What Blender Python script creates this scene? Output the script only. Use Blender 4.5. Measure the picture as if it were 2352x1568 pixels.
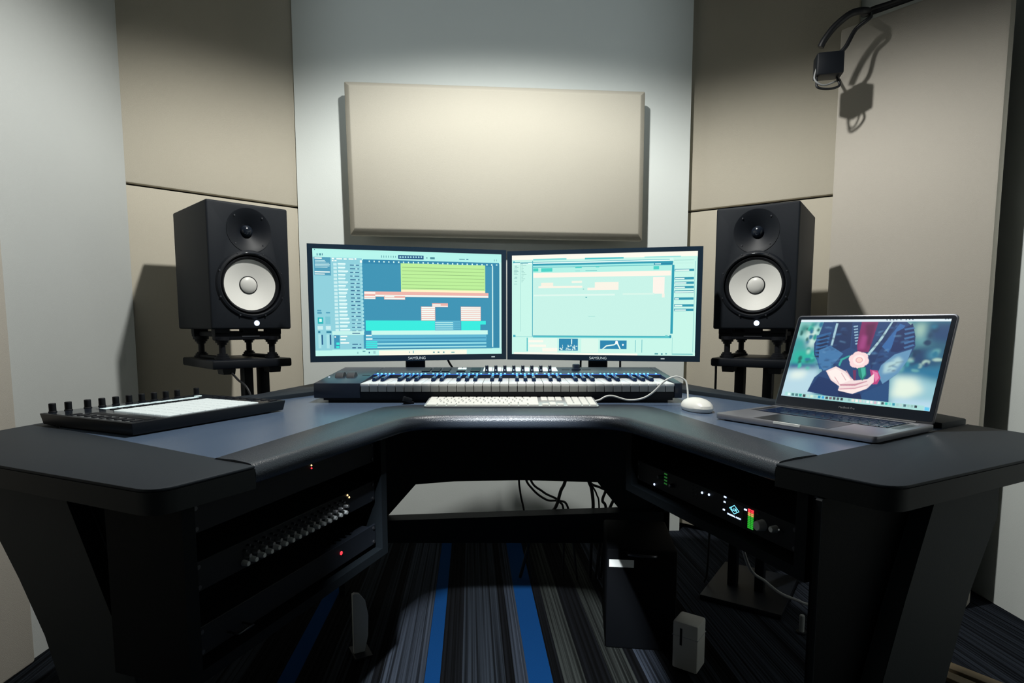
import bpy, bmesh, math, random
import numpy as np
from mathutils import Matrix, Vector, Euler

for o in list(bpy.data.objects):
    bpy.data.objects.remove(o, do_unlink=True)
S = bpy.context.scene
COL = S.collection
PI = math.pi

# ------------------------------------------------------------------ camera
cam_d = bpy.data.cameras.new('camera')
cam = bpy.data.objects.new('camera', cam_d)
COL.objects.link(cam)
cam.location = (0, 0, 0.94)
cam.rotation_euler = (math.radians(90 - 5.5), 0, 0)
cam_d.sensor_width = 36.0
cam_d.lens = 1350.0 / 2352.0 * 36.0
cam_d.shift_y = 90.0 / 2352.0
cam_d.clip_start = 0.02
S.camera = cam

# ------------------------------------------------------------------ world, lights, exposure
w = bpy.data.worlds.new('world')
S.world = w
w.use_nodes = True
w.node_tree.nodes['Background'].inputs[0].default_value = (0.010, 0.014, 0.018, 1)
w.node_tree.nodes['Background'].inputs[1].default_value = 1.0

def spot(name, loc, aim, power, size, blend, radius, color):
    d = bpy.data.lights.new(name, 'SPOT')
    d.energy = power; d.spot_size = math.radians(size); d.spot_blend = blend
    d.shadow_soft_size = radius; d.color = color
    o = bpy.data.objects.new(name, d)
    COL.objects.link(o)
    o.location = loc
    o.rotation_euler = (Vector(aim) - Vector(loc)).to_track_quat('-Z', 'Y').to_euler()
    return o

spot('spot_source', (-0.02, 1.38, 2.34), (-0.02, 1.49, 0.0), 116, 152, 0.40, 0.035, (1.0, 0.995, 0.945))
spot('spot_source', (0.0, -2.0, 1.90), (-0.07, 2.57, 2.12), 120, 24, 0.75, 0.10, (0.85, 0.95, 1.0))  # added cool fill for the top of the front wall, no fixture seen
spot('spot_source', (0.0, -0.55, 2.58), (0.0, 1.53, 0.0), 1150, 14.6, 0.22, 0.04, (0.93, 0.98, 1.0))

S.view_settings.view_transform = 'Standard'
S.view_settings.look = 'None'
S.view_settings.gamma = 1.0
S.view_settings.use_curve_mapping = False
S.view_settings.exposure = 0.0

# ------------------------------------------------------------------ materials
def lin(h):
    if not isinstance(h, str):
        return tuple(h)[:3]
    c = [int(h[i:i + 2], 16) / 255 for i in (0, 2, 4)]
    return tuple(x / 12.92 if x <= 0.04045 else ((x + 0.055) / 1.055) ** 2.4 for x in c)

MATS = {}
def mat(name, color, rough=0.5, metal=0.0, spec=0.5, emit=None, estr=0.0, bump=0.0, scale=200.0, vary=0.0, coat=0.0):
    m = bpy.data.materials.new(name)
    m.use_nodes = True
    nt = m.node_tree
    b = nt.nodes['Principled BSDF']
    col = lin(color)
    b.inputs['Base Color'].default_value = (*col, 1)
    b.inputs['Roughness'].default_value = rough
    b.inputs['Metallic'].default_value = metal
    b.inputs['Specular IOR Level'].default_value = spec
    b.inputs['Coat Weight'].default_value = coat
    if emit is not None:
        b.inputs['Emission Color'].default_value = (*lin(emit), 1)
        b.inputs['Emission Strength'].default_value = estr
    if bump or vary:
        tc = nt.nodes.new('ShaderNodeTexCoord')
        n = nt.nodes.new('ShaderNodeTexNoise')
        n.inputs['Scale'].default_value = scale
        n.inputs['Detail'].default_value = 4
        nt.links.new(tc.outputs['Object'], n.inputs['Vector'])
        if bump:
            bp = nt.nodes.new('ShaderNodeBump')
            bp.inputs['Strength'].default_value = bump
            bp.inputs['Distance'].default_value = 0.002
            nt.links.new(n.outputs['Fac'], bp.inputs['Height'])
            nt.links.new(bp.outputs['Normal'], b.inputs['Normal'])
        if vary:
            n2 = nt.nodes.new('ShaderNodeTexNoise')
            n2.inputs['Scale'].default_value = 3.0
            n2.inputs['Detail'].default_value = 6
            nt.links.new(tc.outputs['Object'], n2.inputs['Vector'])
            mx = nt.nodes.new('ShaderNodeMix')
            mx.data_type = 'RGBA'
            mx.inputs[6].default_value = (*[c * (1 - vary) for c in col], 1)
            mx.inputs[7].default_value = (*[min(1, c * (1 + vary)) for c in col], 1)
            nt.links.new(n2.outputs['Fac'], mx.inputs[0])
            nt.links.new(mx.outputs[2], b.inputs['Base Color'])
    MATS[name] = m
    return m

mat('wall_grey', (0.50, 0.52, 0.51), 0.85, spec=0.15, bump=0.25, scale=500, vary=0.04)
mat('wall_paint', (0.78, 0.83, 0.81), 0.75, spec=0.2, bump=0.15, scale=350, vary=0.03)
mat('fabric_beige', (0.56, 0.52, 0.43), 0.95, spec=0.1, bump=0.5, scale=700, vary=0.05)
mat('fabric_cream', (0.50, 0.475, 0.405), 0.95, spec=0.1, bump=0.45, scale=700, vary=0.04)
mat('fabric_grey', (0.52, 0.485, 0.43), 0.95, spec=0.1, bump=0.5, scale=700, vary=0.05)
mat('ceiling_paint', (0.06, 0.065, 0.07), 0.9)
mat('desk_laminate', (0.095, 0.138, 0.215), 0.23, spec=0.5, bump=0.12, scale=900, vary=0.06)  # blue and lightened: screen and wall reflections put into the base colour
mat('desk_end', (0.016, 0.022, 0.030), 0.60, spec=0.22, bump=0.15, scale=900, vary=0.08)
mat('desk_black', (0.004, 0.006, 0.008), 0.6, spec=0.12, bump=0.1, scale=600)
mat('leather', (0.030, 0.038, 0.052), 0.34, spec=0.5, bump=0.35, scale=420, vary=0.10)
mat('edge_band', (0.016, 0.020, 0.023), 0.5, spec=0.2)
mat('label_white', (0.8, 0.82, 0.8), 0.6)
mat('desk_leg', (0.024, 0.031, 0.036), 0.6, spec=0.2, bump=0.1, scale=600)
mat('plastic_matte', (0.006, 0.008, 0.012), 0.5, spec=0.25)
mat('cabinet_black', (0.009, 0.012, 0.017), 0.6, spec=0.22, bump=0.2, scale=900)
mat('plastic_black', (0.007, 0.009, 0.013), 0.45, spec=0.3)
mat('plastic_gloss', (0.010, 0.014, 0.022), 0.16, spec=0.6)
mat('bezel_glow_tint', (0.016, 0.034, 0.060), 0.25, spec=0.5)  # black bezel with the blue glow of the screens put into its colour
mat('rubber', (0.005, 0.006, 0.009), 0.6, spec=0.22)
mat('metal_black', (0.006, 0.008, 0.012), 0.45, spec=0.25)
mat('metal_dark', (0.10, 0.105, 0.12), 0.35, metal=0.9)
mat('metal_grey', (0.35, 0.36, 0.38), 0.35, metal=0.8)
mat('knob_grey', (0.50, 0.53, 0.54), 0.4)
mat('aluminium', (0.70, 0.72, 0.73), 0.32, metal=0.6)
mat('space_grey', (0.27, 0.275, 0.31), 0.34, metal=0.6)
mat('cone_white', (0.80, 0.80, 0.76), 0.42, spec=0.4, bump=0.1, scale=500)
mat('cap_grey', (0.66, 0.66, 0.63), 0.38, spec=0.4)
mat('white_plastic', (0.90, 0.90, 0.85), 0.35, spec=0.5)
mat('key_white', (0.90, 0.92, 0.92), 0.28, spec=0.5)
mat('key_black', (0.012, 0.026, 0.070), 0.15, spec=0.6)  # black keys coloured navy for the blue light they reflect
mat('light_guide', (0.02, 0.05, 0.2), 0.3, emit='1d55b8', estr=0.7)
mat('midi_body', (0.018, 0.026, 0.045), 0.32, spec=0.5)
mat('white_box', (0.42, 0.43, 0.42), 0.5)
mat('grey_panel', (0.30, 0.32, 0.33), 0.6)
mat('wheel_grey', (0.055, 0.06, 0.068), 0.5)
mat('case_black', (0.0015, 0.002, 0.003), 0.7, spec=0.08)
mat('wood', (0.12, 0.09, 0.05), 0.6, bump=0.2, scale=60, vary=0.2)
mat('led_white', (0.6, 0.7, 0.9), 0.4, emit='c9dcff', estr=1.6)
mat('led_blue', (0.1, 0.2, 0.6), 0.4, emit='3f9cff', estr=5.0)
mat('led_cyan', (0.1, 0.4, 0.6), 0.4, emit='7fe0ff', estr=1.6)
mat('led_red', (0.6, 0.05, 0.05), 0.4, emit='ff3a48', estr=1.2)
mat('led_green', (0.05, 0.5, 0.05), 0.4, emit='2fb834', estr=0.8)
mat('led_green_dim', (0.05, 0.3, 0.05), 0.4, emit='1f5a24', estr=0.8)
mat('led_yellow', (0.6, 0.5, 0.1), 0.4, emit='e0b060', estr=0.9)
mat('led_warm', (0.8, 0.6, 0.4), 0.4, emit='ffd9a0', estr=1.4)
mat('pad_lit', (0.45, 0.48, 0.48), 0.6, emit='dfeeee', estr=0.42)
mat('display_lit', (0.5, 0.6, 0.6), 0.3, emit='c4d8dc', estr=0.75)
mat('strip_lit', (0.6, 0.7, 0.7), 0.3, emit='d4f4f0', estr=0.9)
mat('logo_grey', (0.75, 0.82, 0.85), 0.5, emit='9fb4bc', estr=0.4)
mat('cable_black', (0.008, 0.009, 0.012), 0.5)
mat('cable_white', (0.80, 0.82, 0.80), 0.4)
mat('cable_grey', (0.30, 0.31, 0.32), 0.5)

def screen_mat(name, strength):
    m = bpy.data.materials.new(name)
    m.use_nodes = True
    nt = m.node_tree
    b = nt.nodes['Principled BSDF']
    b.inputs['Base Color'].default_value = (0.01, 0.012, 0.014, 1)
    b.inputs['Roughness'].default_value = 0.45
    b.inputs['Specular IOR Level'].default_value = 0.2
    a = nt.nodes.new('ShaderNodeVertexColor')
    a.layer_name = 'picture'
    nt.links.new(a.outputs['Color'], b.inputs['Emission Color'])
    b.inputs['Emission Strength'].default_value = strength
    MATS[name] = m
screen_mat('screen_picture', 1.0)
screen_mat('laptop_picture', 1.05)

def carpet_mat():
    m = bpy.data.materials.new('carpet')
    m.use_nodes = True
    nt = m.node_tree
    L = nt.links.new
    b = nt.nodes['Principled BSDF']
    b.inputs['Roughness'].default_value = 1.0
    b.inputs['Specular IOR Level'].default_value = 0.05
    tc = nt.nodes.new('ShaderNodeTexCoord')
    mp = nt.nodes.new('ShaderNodeMapping')
    mp.inputs['Rotation'].default_value = (0, 0, math.radians(-4.0))
    L(tc.outputs['Object'], mp.inputs['Vector'])
    sx = nt.nodes.new('ShaderNodeSeparateXYZ')
    L(mp.outputs['Vector'], sx.inputs[0])
    mr = nt.nodes.new('ShaderNodeMapRange')
    mr.inputs['From Min'].default_value = -0.75
    mr.inputs['From Max'].default_value = 0.75
    L(sx.outputs['X'], mr.inputs['Value'])
    rp = nt.nodes.new('ShaderNodeValToRGB')
    rp.color_ramp.interpolation = 'CONSTANT'
    K = (0.002, 0.0023, 0.003); GB = (0.017, 0.021, 0.029); DG = (0.010, 0.0125, 0.0165); BL = (0.0015, 0.022, 0.078); WG = (0.015, 0.017, 0.016)
    # rotated stripe coordinate x' = x cos a + y sin a (a = 4 deg)
    stops = [(-.75, DG), (-.62, K), (-.52, BL), (-.47, K), (-.40, DG), (-.34, K), (-.31, DG), (-.275, K), (-.25, GB), (-.13, BL), (-.09, K), (-.03, DG),
             (.087, K), (.11, GB), (.145, BL), (.207, K), (.24, WG), (.298, K), (.368, WG), (.43, K), (.46, GB), (.52, K), (.58, DG), (.66, K), (.70, GB)]
    cr = rp.color_ramp
    for i, (x, c) in enumerate(stops):
        p = (x + 0.75) / 1.5
        e = cr.elements[i] if i < 2 else cr.elements.new(p)
        e.position = p
        e.color = (*c, 1)
    L(mr.outputs[0], rp.inputs[0])
    cb = nt.nodes.new('ShaderNodeCombineXYZ')
    ml = nt.nodes.new('ShaderNodeMath'); ml.operation = 'MULTIPLY'; ml.inputs[1].default_value = 1.0
    L(sx.outputs['X'], ml.inputs[0])
    L(ml.outputs[0], cb.inputs[0])
    my = nt.nodes.new('ShaderNodeMath'); my.operation = 'MULTIPLY'; my.inputs[1].default_value = 0.004
    L(sx.outputs['Y'], my.inputs[0]); L(my.outputs[0], cb.inputs[1])
    n = nt.nodes.new('ShaderNodeTexNoise')
    n.inputs['Scale'].default_value = 130
    n.inputs['Detail'].default_value = 3
    L(cb.outputs[0], n.inputs['Vector'])
    r2 = nt.nodes.new('ShaderNodeMapRange')
    r2.inputs['From Min'].default_value = 0.40; r2.inputs['From Max'].default_value = 0.60
    r2.inputs['To Min'].default_value = 0.25; r2.inputs['To Max'].default_value = 1.5
    L(n.outputs['Fac'], r2.inputs['Value'])
    # the plain blue bands carry no streaks
    sp = nt.nodes.new('ShaderNodeSeparateColor')
    L(rp.outputs['Color'], sp.inputs[0])
    gt = nt.nodes.new('ShaderNodeMath'); gt.operation = 'GREATER_THAN'; gt.inputs[1].default_value = 0.05
    L(sp.outputs['Blue'], gt.inputs[0])
    mxv = nt.nodes.new('ShaderNodeMix'); mxv.data_type = 'FLOAT'
    L(gt.outputs[0], mxv.inputs[0]); L(r2.outputs[0], mxv.inputs[2]); mxv.inputs[3].default_value = 1.0
    ws = nt.nodes.new('ShaderNodeTexNoise'); ws.inputs['Scale'].default_value = 500
    L(tc.outputs['Object'], ws.inputs['Vector'])
    r3 = nt.nodes.new('ShaderNodeMapRange'); r3.inputs['To Min'].default_value = 0.7; r3.inputs['To Max'].default_value = 1.3
    L(ws.outputs['Fac'], r3.inputs['Value'])
    mm = nt.nodes.new('ShaderNodeMath'); mm.operation = 'MULTIPLY'
    L(mxv.outputs[0], mm.inputs[0]); L(r3.outputs[0], mm.inputs[1])
    vm = nt.nodes.new('ShaderNodeVectorMath'); vm.operation = 'SCALE'
    L(rp.outputs['Color'], vm.inputs[0]); L(mm.outputs[0], vm.inputs['Scale'])
    L(vm.outputs[0], b.inputs['Base Color'])
    bp = nt.nodes.new('ShaderNodeBump'); bp.inputs['Strength'].default_value = 0.6; bp.inputs['Distance'].default_value = 0.003
    L(mm.outputs[0], bp.inputs['Height']); L(bp.outputs[0], b.inputs['Normal'])
    MATS['carpet'] = m
carpet_mat()

# ------------------------------------------------------------------ shape helpers: a shape is (verts, faces)
def xf(sh, m):
    return [tuple(m @ Vector(v)) for v in sh[0]], sh[1]
def mv(sh, x=0, y=0, z=0):
    return [(a + x, b + y, c + z) for a, b, c in sh[0]], sh[1]
def rz(sh, a):
    return xf(sh, Matrix.Rotation(a, 4, 'Z'))
def join(*shs):
    V, F = [], []
    for v, f in shs:
        n = len(V)
        V += list(v)
        F += [tuple(i + n for i in q) for q in f]
    return V, F
def bevel(sh, b, seg=2, ang=30):
    bm = bmesh.new()
    vs = [bm.verts.new(v) for v in sh[0]]
    for f in sh[1]:
        try: bm.faces.new([vs[i] for i in f])
        except ValueError: pass
    bm.normal_update()
    es = [e for e in bm.edges if len(e.link_faces) == 2 and e.calc_face_angle(0) > math.radians(ang)]
    bmesh.ops.bevel(bm, geom=es, offset=b, segments=seg, profile=0.5, affect='EDGES', clamp_overlap=True)
    bm.verts.index_update()
    out = [tuple(v.co) for v in bm.verts], [tuple(v.index for v in f.verts) for f in bm.faces]
    bm.free()
    return out
def box(x0, x1, y0, y1, z0, z1, b=0.0, seg=2):
    v = [(x0, y0, z0), (x1, y0, z0), (x1, y1, z0), (x0, y1, z0), (x0, y0, z1), (x1, y0, z1), (x1, y1, z1), (x0, y1, z1)]
    f = [(0, 3, 2, 1), (4, 5, 6, 7), (0, 1, 5, 4), (1, 2, 6, 5), (2, 3, 7, 6), (3, 0, 4, 7)]
    return bevel((v, f), b, seg) if b else (v, f)
def area2(p):
    return sum(p[i][0] * p[(i + 1) % len(p)][1] - p[(i + 1) % len(p)][0] * p[i][1] for i in range(len(p)))
def prism(pts, z0, z1, b=0.0, seg=2):
    if area2(pts) < 0: pts = list(reversed(pts))
    n = len(pts)
    v = [(x, y, z0) for x, y in pts] + [(x, y, z1) for x, y in pts]
    f = [tuple(reversed(range(n))), tuple(range(n, 2 * n))] + [(i, (i + 1) % n, n + (i + 1) % n, n + i) for i in range(n)]
    return bevel((v, f), b, seg, 45) if b else (v, f)
def vprism(pts, y0, y1, b=0.0):
    """outline in x,z pushed through y"""
    return xf(prism(pts, -y1, -y0, b), Matrix.Rotation(PI / 2, 4, 'X'))
def rcorner(p, a, c, r, seg):
    p, a, c = Vector(p), Vector(a), Vector(c)
    d1 = (a - p).normalized(); d2 = (c - p).normalized()
    ang = d1.angle(d2)
    t = min(r / math.tan(ang / 2), (a - p).length * 0.49, (c - p).length * 0.49)
    q1, q2 = p + d1 * t, p + d2 * t
    out = []
    for i in range(seg + 1):
        s = i / seg
        out.append(tuple(q1 * (1 - s) ** 2 + p * 2 * s * (1 - s) + q2 * s * s))
    return out
def rpoly(pts, rad, seg=5):
    n = len(pts); out = []
    for i in range(n):
        r = rad[i] if isinstance(rad, (list, tuple)) else rad
        if r <= 0: out.append(tuple(pts[i]))
        else: out += rcorner(pts[i], pts[i - 1], pts[(i + 1) % n], r, seg)
    return out
def lathe(prof, n=24, caps=True):
    """profile (r, h) turned about z"""
    V, F = [], []
    rings = []
    for r, h in prof:
        if r < 1e-6:
            rings.append([len(V)]); V.append((0, 0, h))
        else:
            rings.append(list(range(len(V), len(V) + n)))
            V += [(r * math.cos(2 * PI * i / n), r * math.sin(2 * PI * i / n), h) for i in range(n)]
    for a, b in zip(rings, rings[1:]):
        for i in range(n):
            j = (i + 1) % n
            if len(a) == 1 and len(b) == 1: continue
            if len(a) == 1: F.append((a[0], b[j], b[i])[::-1])
            elif len(b) == 1: F.append((a[i], a[j], b[0]))
            else: F.append((a[i], a[j], b[j], b[i]))
    if caps:
        if len(rings[0]) > 1: F.append(tuple(reversed(rings[0])))
        if len(rings[-1]) > 1: F.append(tuple(rings[-1]))
    return V, F
def cyl(r, z0, z1, n=16, b=0.0):
    if b: return lathe([(r - b, z0), (r, z0 + b), (r, z1 - b), (r - b, z1)], n)
    return lathe([(r, z0), (r, z1)], n)
TOFRONT = Matrix.Rotation(PI / 2, 4, 'X')     # +z of a lathe becomes -y (towards the viewer)
def spline(pts, k=8):
    P = [Vector(p) for p in pts]
    P = [P[0] * 2 - P[1]] + P + [P[-1] * 2 - P[-2]]
    out = []
    for i in range(1, len(P) - 2):
        for j in range(k):
            t = j / k
            a, b, c, d = P[i - 1], P[i], P[i + 1], P[i + 2]
            out.append(0.5 * ((2 * b) + (c - a) * t + (2 * a - 5 * b + 4 * c - d) * t * t + (3 * b - a - 3 * c + d) * t ** 3))
    out.append(P[-2])
    return out
def tube(pts, r, n=8, smooth=True):
    Pt = spline(pts) if smooth else [Vector(p) for p in pts]
    V, F = [], []
    up = Vector((0, 0, 1)); prev = None
    for i, p in enumerate(Pt):
        t = (Pt[min(i + 1, len(Pt) - 1)] - Pt[max(i - 1, 0)]).normalized()
        if prev is None:
            a = t.cross(up if abs(t.z) < 0.9 else Vector((1, 0, 0))).normalized()
        else:
            a = (prev - t * prev.dot(t)).normalized()
        prev = a
        b = t.cross(a)
        for k in range(n):
            q = p + a * r * math.cos(2 * PI * k / n) + b * r * math.sin(2 * PI * k / n)
            V.append(tuple(q))
    for i in range(len(Pt) - 1):
        for k in range(n):
            l = (k + 1) % n
            F.append((i * n + k, i * n + l, (i + 1) * n + l, (i + 1) * n + k))
    F.append(tuple(reversed(range(n)))); F.append(tuple(range((len(Pt) - 1) * n, len(Pt) * n)))
    return V, F

def mesh(name, sh, smooth=True, angle=24):
    if name in ('cable', 'cord', 'handle', 'trim_lip'): angle = 80
    if name == 'armrest': angle = 45
    me = bpy.data.meshes.new(name)
    me.from_pydata([tuple(v) for v in sh[0]], [], [tuple(f) for f in sh[1]])
    bm = bmesh.new(); bm.from_mesh(me)
    bmesh.ops.recalc_face_normals(bm, faces=bm.faces)
    bm.to_mesh(me); bm.free()
    if smooth:
        me.shade_smooth()
        me.set_sharp_from_angle(angle=math.radians(angle))
    me.update()
    return me
def obj(name, sh, material, parent=None, loc=(0, 0, 0), rot=(0, 0, 0), label=None, smooth=True):
    me = sh if isinstance(sh, bpy.types.Mesh) else mesh(name, sh, smooth)
    if not me.materials: me.materials.append(MATS[material])
    o = bpy.data.objects.new(name, me)
    COL.objects.link(o)
    o.location = loc; o.rotation_euler = rot
    if parent: o.parent = parent
    if label: o['label'] = label
    return o
def tag(o, label, cat, group=None):
    o['label'] = label; o['category'] = cat
    if group: o['group'] = group
    return o
def thing(name, label, cat, loc=(0, 0, 0), yaw=0.0, group=None, rx=0.0):
    o = bpy.data.objects.new(name, None)
    o.empty_display_size = 0.05
    COL.objects.link(o)
    o.location = loc; o.rotation_euler = (rx, 0, yaw)
    return tag(o, label, cat, group)
def struct(o):
    o['kind'] = 'structure'
    return o
def text_mesh(txt, size, depth=0.0003):
    cu = bpy.data.curves.new('lettering', 'FONT')
    cu.body = txt; cu.size = size; cu.extrude = depth
    cu.align_x = 'CENTER'; cu.align_y = 'CENTER'
    t = bpy.data.objects.new('lettering_tmp', cu)
    COL.objects.link(t)
    dg = bpy.context.evaluated_depsgraph_get(); dg.update()
    me = bpy.data.meshes.new_from_object(t.evaluated_get(dg))
    bpy.data.objects.remove(t); bpy.data.curves.remove(cu)
    me.materials.clear()
    return me
def boolean(sh, cutters):
    a = bpy.data.objects.new('tmp_a', mesh('tmp_a', sh, False)); COL.objects.link(a)
    tmp = [a]
    for c in cutters:
        k = bpy.data.objects.new('tmp_c', mesh('tmp_c', c, False)); COL.objects.link(k); tmp.append(k)
        md = a.modifiers.new('cut', 'BOOLEAN'); md.object = k; md.operation = 'DIFFERENCE'; md.solver = 'EXACT'
    dg = bpy.context.evaluated_depsgraph_get(); dg.update()
    me = bpy.data.meshes.new_from_object(a.evaluated_get(dg))
    for t in tmp: bpy.data.objects.remove(t)
    me.materials.clear()
    me.shade_smooth(); me.set_sharp_from_angle(angle=math.radians(35))
    return me
def copies(o, parent, n, place):
    """n copies of part o (sharing mesh data) under parent; place(i) -> location"""
    for i in range(n):
        c = o.copy(); COL.objects.link(c); c.parent = parent; c.location = place(i)
# ================================================================== THE ROOM
def wall_line(name, p, q, z0, z1, t, material, side=1, b=0.0):
    """slab whose visible face runs from p to q; t = thickness behind it"""
    p, q = Vector(p), Vector(q)
    d = (q - p).normalized(); n = Vector((-d.y, d.x)) * side
    pts = [tuple(p), tuple(q), tuple(q + n * t), tuple(p + n * t)]
    return prism(pts, z0, z1, b)
CEIL = 2.62
floor = struct(obj('floor', prism([(-1.6, -2.3), (1.9, -2.3), (1.9, 3.0), (-1.6, 3.0)], -0.05, 0.0), 'carpet'))
struct(obj('ceiling', prism([(-1.6, -2.3), (1.9, -2.3), (1.9, 3.0), (-1.6, 3.0)], CEIL, CEIL + 0.05), 'ceiling_paint'))
struct(obj('wall_back', wall_line('b', (-1.6, -2.25), (1.9, -2.25), 0, CEIL, 0.05, '', -1), 'ceiling_paint'))
struct(obj('wall_front', wall_line('f', (-0.900, 2.530), (0.765, 2.612), 0, CEIL, 0.12, '', 1), 'wall_paint'))
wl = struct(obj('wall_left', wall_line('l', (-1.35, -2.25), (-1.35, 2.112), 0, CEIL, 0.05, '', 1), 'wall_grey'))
struct(obj('wall_right', wall_line('r', (1.63, -2.25), (1.63, 2.10), 0, CEIL, 0.05, '', -1), 'wall_paint'))
struct(obj('wall_right_rear', wall_line('rr', (1.27, 2.335), (1.63, 2.072), 0, CEIL, 0.05, '', 1), 'wall_paint'))

lc = struct(obj('wall_left_corner', wall_line('lc', (-1.40, 2.110), (-0.900, 2.589), 0, CEIL, 0.05, '', 1), 'desk_black'))
def corner_panels(wall, p, q, side, joint):
    for z0, z1 in ((0.02, joint - 0.004), (joint + 0.004, CEIL - 0.01)):
        obj('fabric_panel', wall_line('fp', p, q, z0, z1, 0.035, '', side, 0.006), 'fabric_beige', wall)
corner_panels(lc, (-1.352, 2.108), (-0.895, 2.546), 1, 1.430)
rc = struct(obj('wall_right_corner', wall_line('rc', (0.760, 2.712), (1.29, 2.330), 0, CEIL, 0.05, '', 1), 'desk_black'))
corner_panels(rc, (0.750, 2.678), (1.283, 2.288), 1, 1.434)
obj('fabric_panel', box(-1.352, -1.334, 0.35, 1.565, 0.0, CEIL - 0.02, 0.008), 'fabric_grey', wl)

# tall fabric panel in the right corner
t = thing('acoustic_panel', 'tall grey-beige fabric acoustic panel standing in the right corner behind the laptop', 'acoustic panel', (1.30, 2.0, 0))
pp = wall_line('tp', (1.190, 2.245), (1.500, 1.862), 0.0, 2.005, 0.055, '', 1, 0.012)
obj('fabric_face', mv(pp, -1.30, -2.0, 0), 'fabric_grey', t)
bk = wall_line('tb', (1.2395, 2.272), (1.5365, 1.905), 0.03, 1.98, 0.012, '', 1)
obj('back_board', mv(bk, -1.30, -2.0, 0), 'desk_black', t)

# chamfered panel on the front wall
def quad_panel():
    TL, TR, BR, BL = (-0.673, 2.456, 1.906), (0.547, 2.515, 1.889), (0.547, 2.515, 1.288), (-0.663, 2.456, 1.303)
    n = Vector((0.0485, -0.9988, 0))
    c = [Vector(p) for p in (TL, TR, BR, BL)]
    mid = sum(c, Vector()) / 4
    def inset(p, d):
        ux = Vector((0.9988, 0.0485, 0)) * (1 if p.x < mid.x else -1)
        uz = Vector((0, 0, 1 if p.z < mid.z else -1))
        return p + ux * d + uz * d
    rings = [[p - n * 0.030 for p in c], [p + n * 0.0 for p in c], [inset(p, 0.024) + n * 0.026 for p in c]]
    V = [tuple(p - Vector((-0.06, 2.5, 1.6))) for r in rings for p in r]
    F = [(3, 2, 1, 0), (8, 9, 10, 11)]
    for k in (0, 4):
        for i in range(4): F.append((k + i, k + (i + 1) % 4, k + 4 + (i + 1) % 4, k + 4 + i))
    return bevel((V, F), 0.004, 2)
t = thing('acoustic_panel', 'cream fabric acoustic panel with chamfered edges on the wall above the two monitors', 'acoustic panel', (-0.06, 2.5, 1.6))
obj('fabric_face', quad_panel(), 'fabric_cream', t)
for x in (-0.40, 0.40):
    for z in (-0.2, 0.2):
        yy = 0.0492 * x
        obj('mounting_bracket', box(x - 0.03, x + 0.03, 0.010 + yy, 0.0765 + yy, z - 0.03, z + 0.03), 'metal_black', t)

# small black box at the corner of the tall panel
t = thing('wall_box', 'small black box with a looped cord at the tall right panel', 'box', (1.075, 2.09, 1.775))
obj('housing', rz(box(-0.042, 0.042, -0.03, 0.03, 0.0, 0.074, 0.006), -0.25), 'plastic_black', t)
obj('bracket', tube([(0.0, 0.028, 0.05), (0.06, 0.09, 0.05), (0.128, 0.158, 0.05)], 0.005, 8, False), 'metal_black', t)
obj('cord', tube([(0.03, 0, 0.0), (0.035, -0.01, -0.03), (0.0, -0.012, -0.042), (-0.038, -0.01, -0.036), (-0.040, -0.004, -0.01), (-0.036, 0, 0.01)], 0.004), 'cable_black', t)
obj('cord', tube([(-0.04, 0, 0.03), (-0.05, -0.01, -0.01), (-0.02, -0.012, -0.03), (0.03, 0.0, -0.012)], 0.003), 'cable_grey', t)
cb = obj('cable', tube([(1.10, 2.09, 1.845), (1.125, 2.08, 1.87), (1.155, 2.08, 1.925), (1.19, 2.06, 1.955), (1.225, 2.125, 2.010), (1.28, 2.085, 2.016), (1.35, 2.00, 2.016), (1.44, 1.885, 2.016)], 0.007), 'cable_black')
tag(cb, 'black cable running from the small box along the top of the tall right panel', 'cable')
cb = obj('cable', tube([(1.045, 2.09, 1.872), (1.055, 2.085, 1.895), (1.085, 2.075, 1.935), (1.13, 2.06, 1.968), (1.18, 2.06, 1.975), (1.235, 2.165, 2.018), (1.32, 2.09, 2.024), (1.47, 1.905, 2.020)], 0.011), 'cable_black')
tag(cb, 'thick black plug lead arching just above the small box in the upper right corner', 'cable')

# ================================================================== THE DESK
DZ = 0.73
desk = thing('studio_desk', 'wide black U-shaped studio desk with padded leather front edge and slanted legs', 'desk', (0.0, 1.3, 0.0))
def dpart(name, sh, m, parent=None, label=None):
    return obj(name, mv(sh, 0, -1.3, 0), m, parent or desk, label=label)
FR = [(-0.381, 0.858), (-0.224, 1.323), (0.242, 1.323), (0.397, 0.871)]
BK = [(-0.465, 0.900), (-0.321, 1.502), (0.345, 1.518), (0.490, 0.924)]
mainp = [(-0.465, 0.900), (-0.920, 1.180), (-0.587, 1.725), (-0.540, 1.900), (0.480, 1.900), (0.523, 1.779), (0.866, 1.167), (0.490, 0.924)]
back_r = rcorner(BK[2], BK[3], BK[1], 0.10, 8); back_l = rcorner(BK[1], BK[2], BK[0], 0.10, 8)
dpart('desktop', prism(mainp + back_r + back_l, DZ - 0.028, DZ, 0.0), 'desk_laminate')
endL = rpoly([(-0.3815, 0.857), (-0.451, 0.721), (-0.761, 0.858), (-1.035, 0.980), (-1.016, 1.130), (-0.998, 1.262), (-0.9215, 1.1790)], [0, 0.035, 0.3, 0.05, 0.05, 0, 0])
endR = rpoly([(0.3975, 0.870), (0.493, 0.737), (0.793, 0.894), (1.040, 1.025), (0.990, 1.115), (0.957, 1.222), (0.8675, 1.1660)], [0, 0.035, 0.3, 0.04, 0.05, 0, 0])
for pts in (endL, endR):
    e = dpart('end_top', prism(pts, DZ - 0.004, DZ + 0.001, 0.002), 'desk_end')
    obj('edge_band', mv(prism(pts, DZ - 0.034, DZ - 0.004), 0, -1.3, 0), 'edge_band', e)
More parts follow.
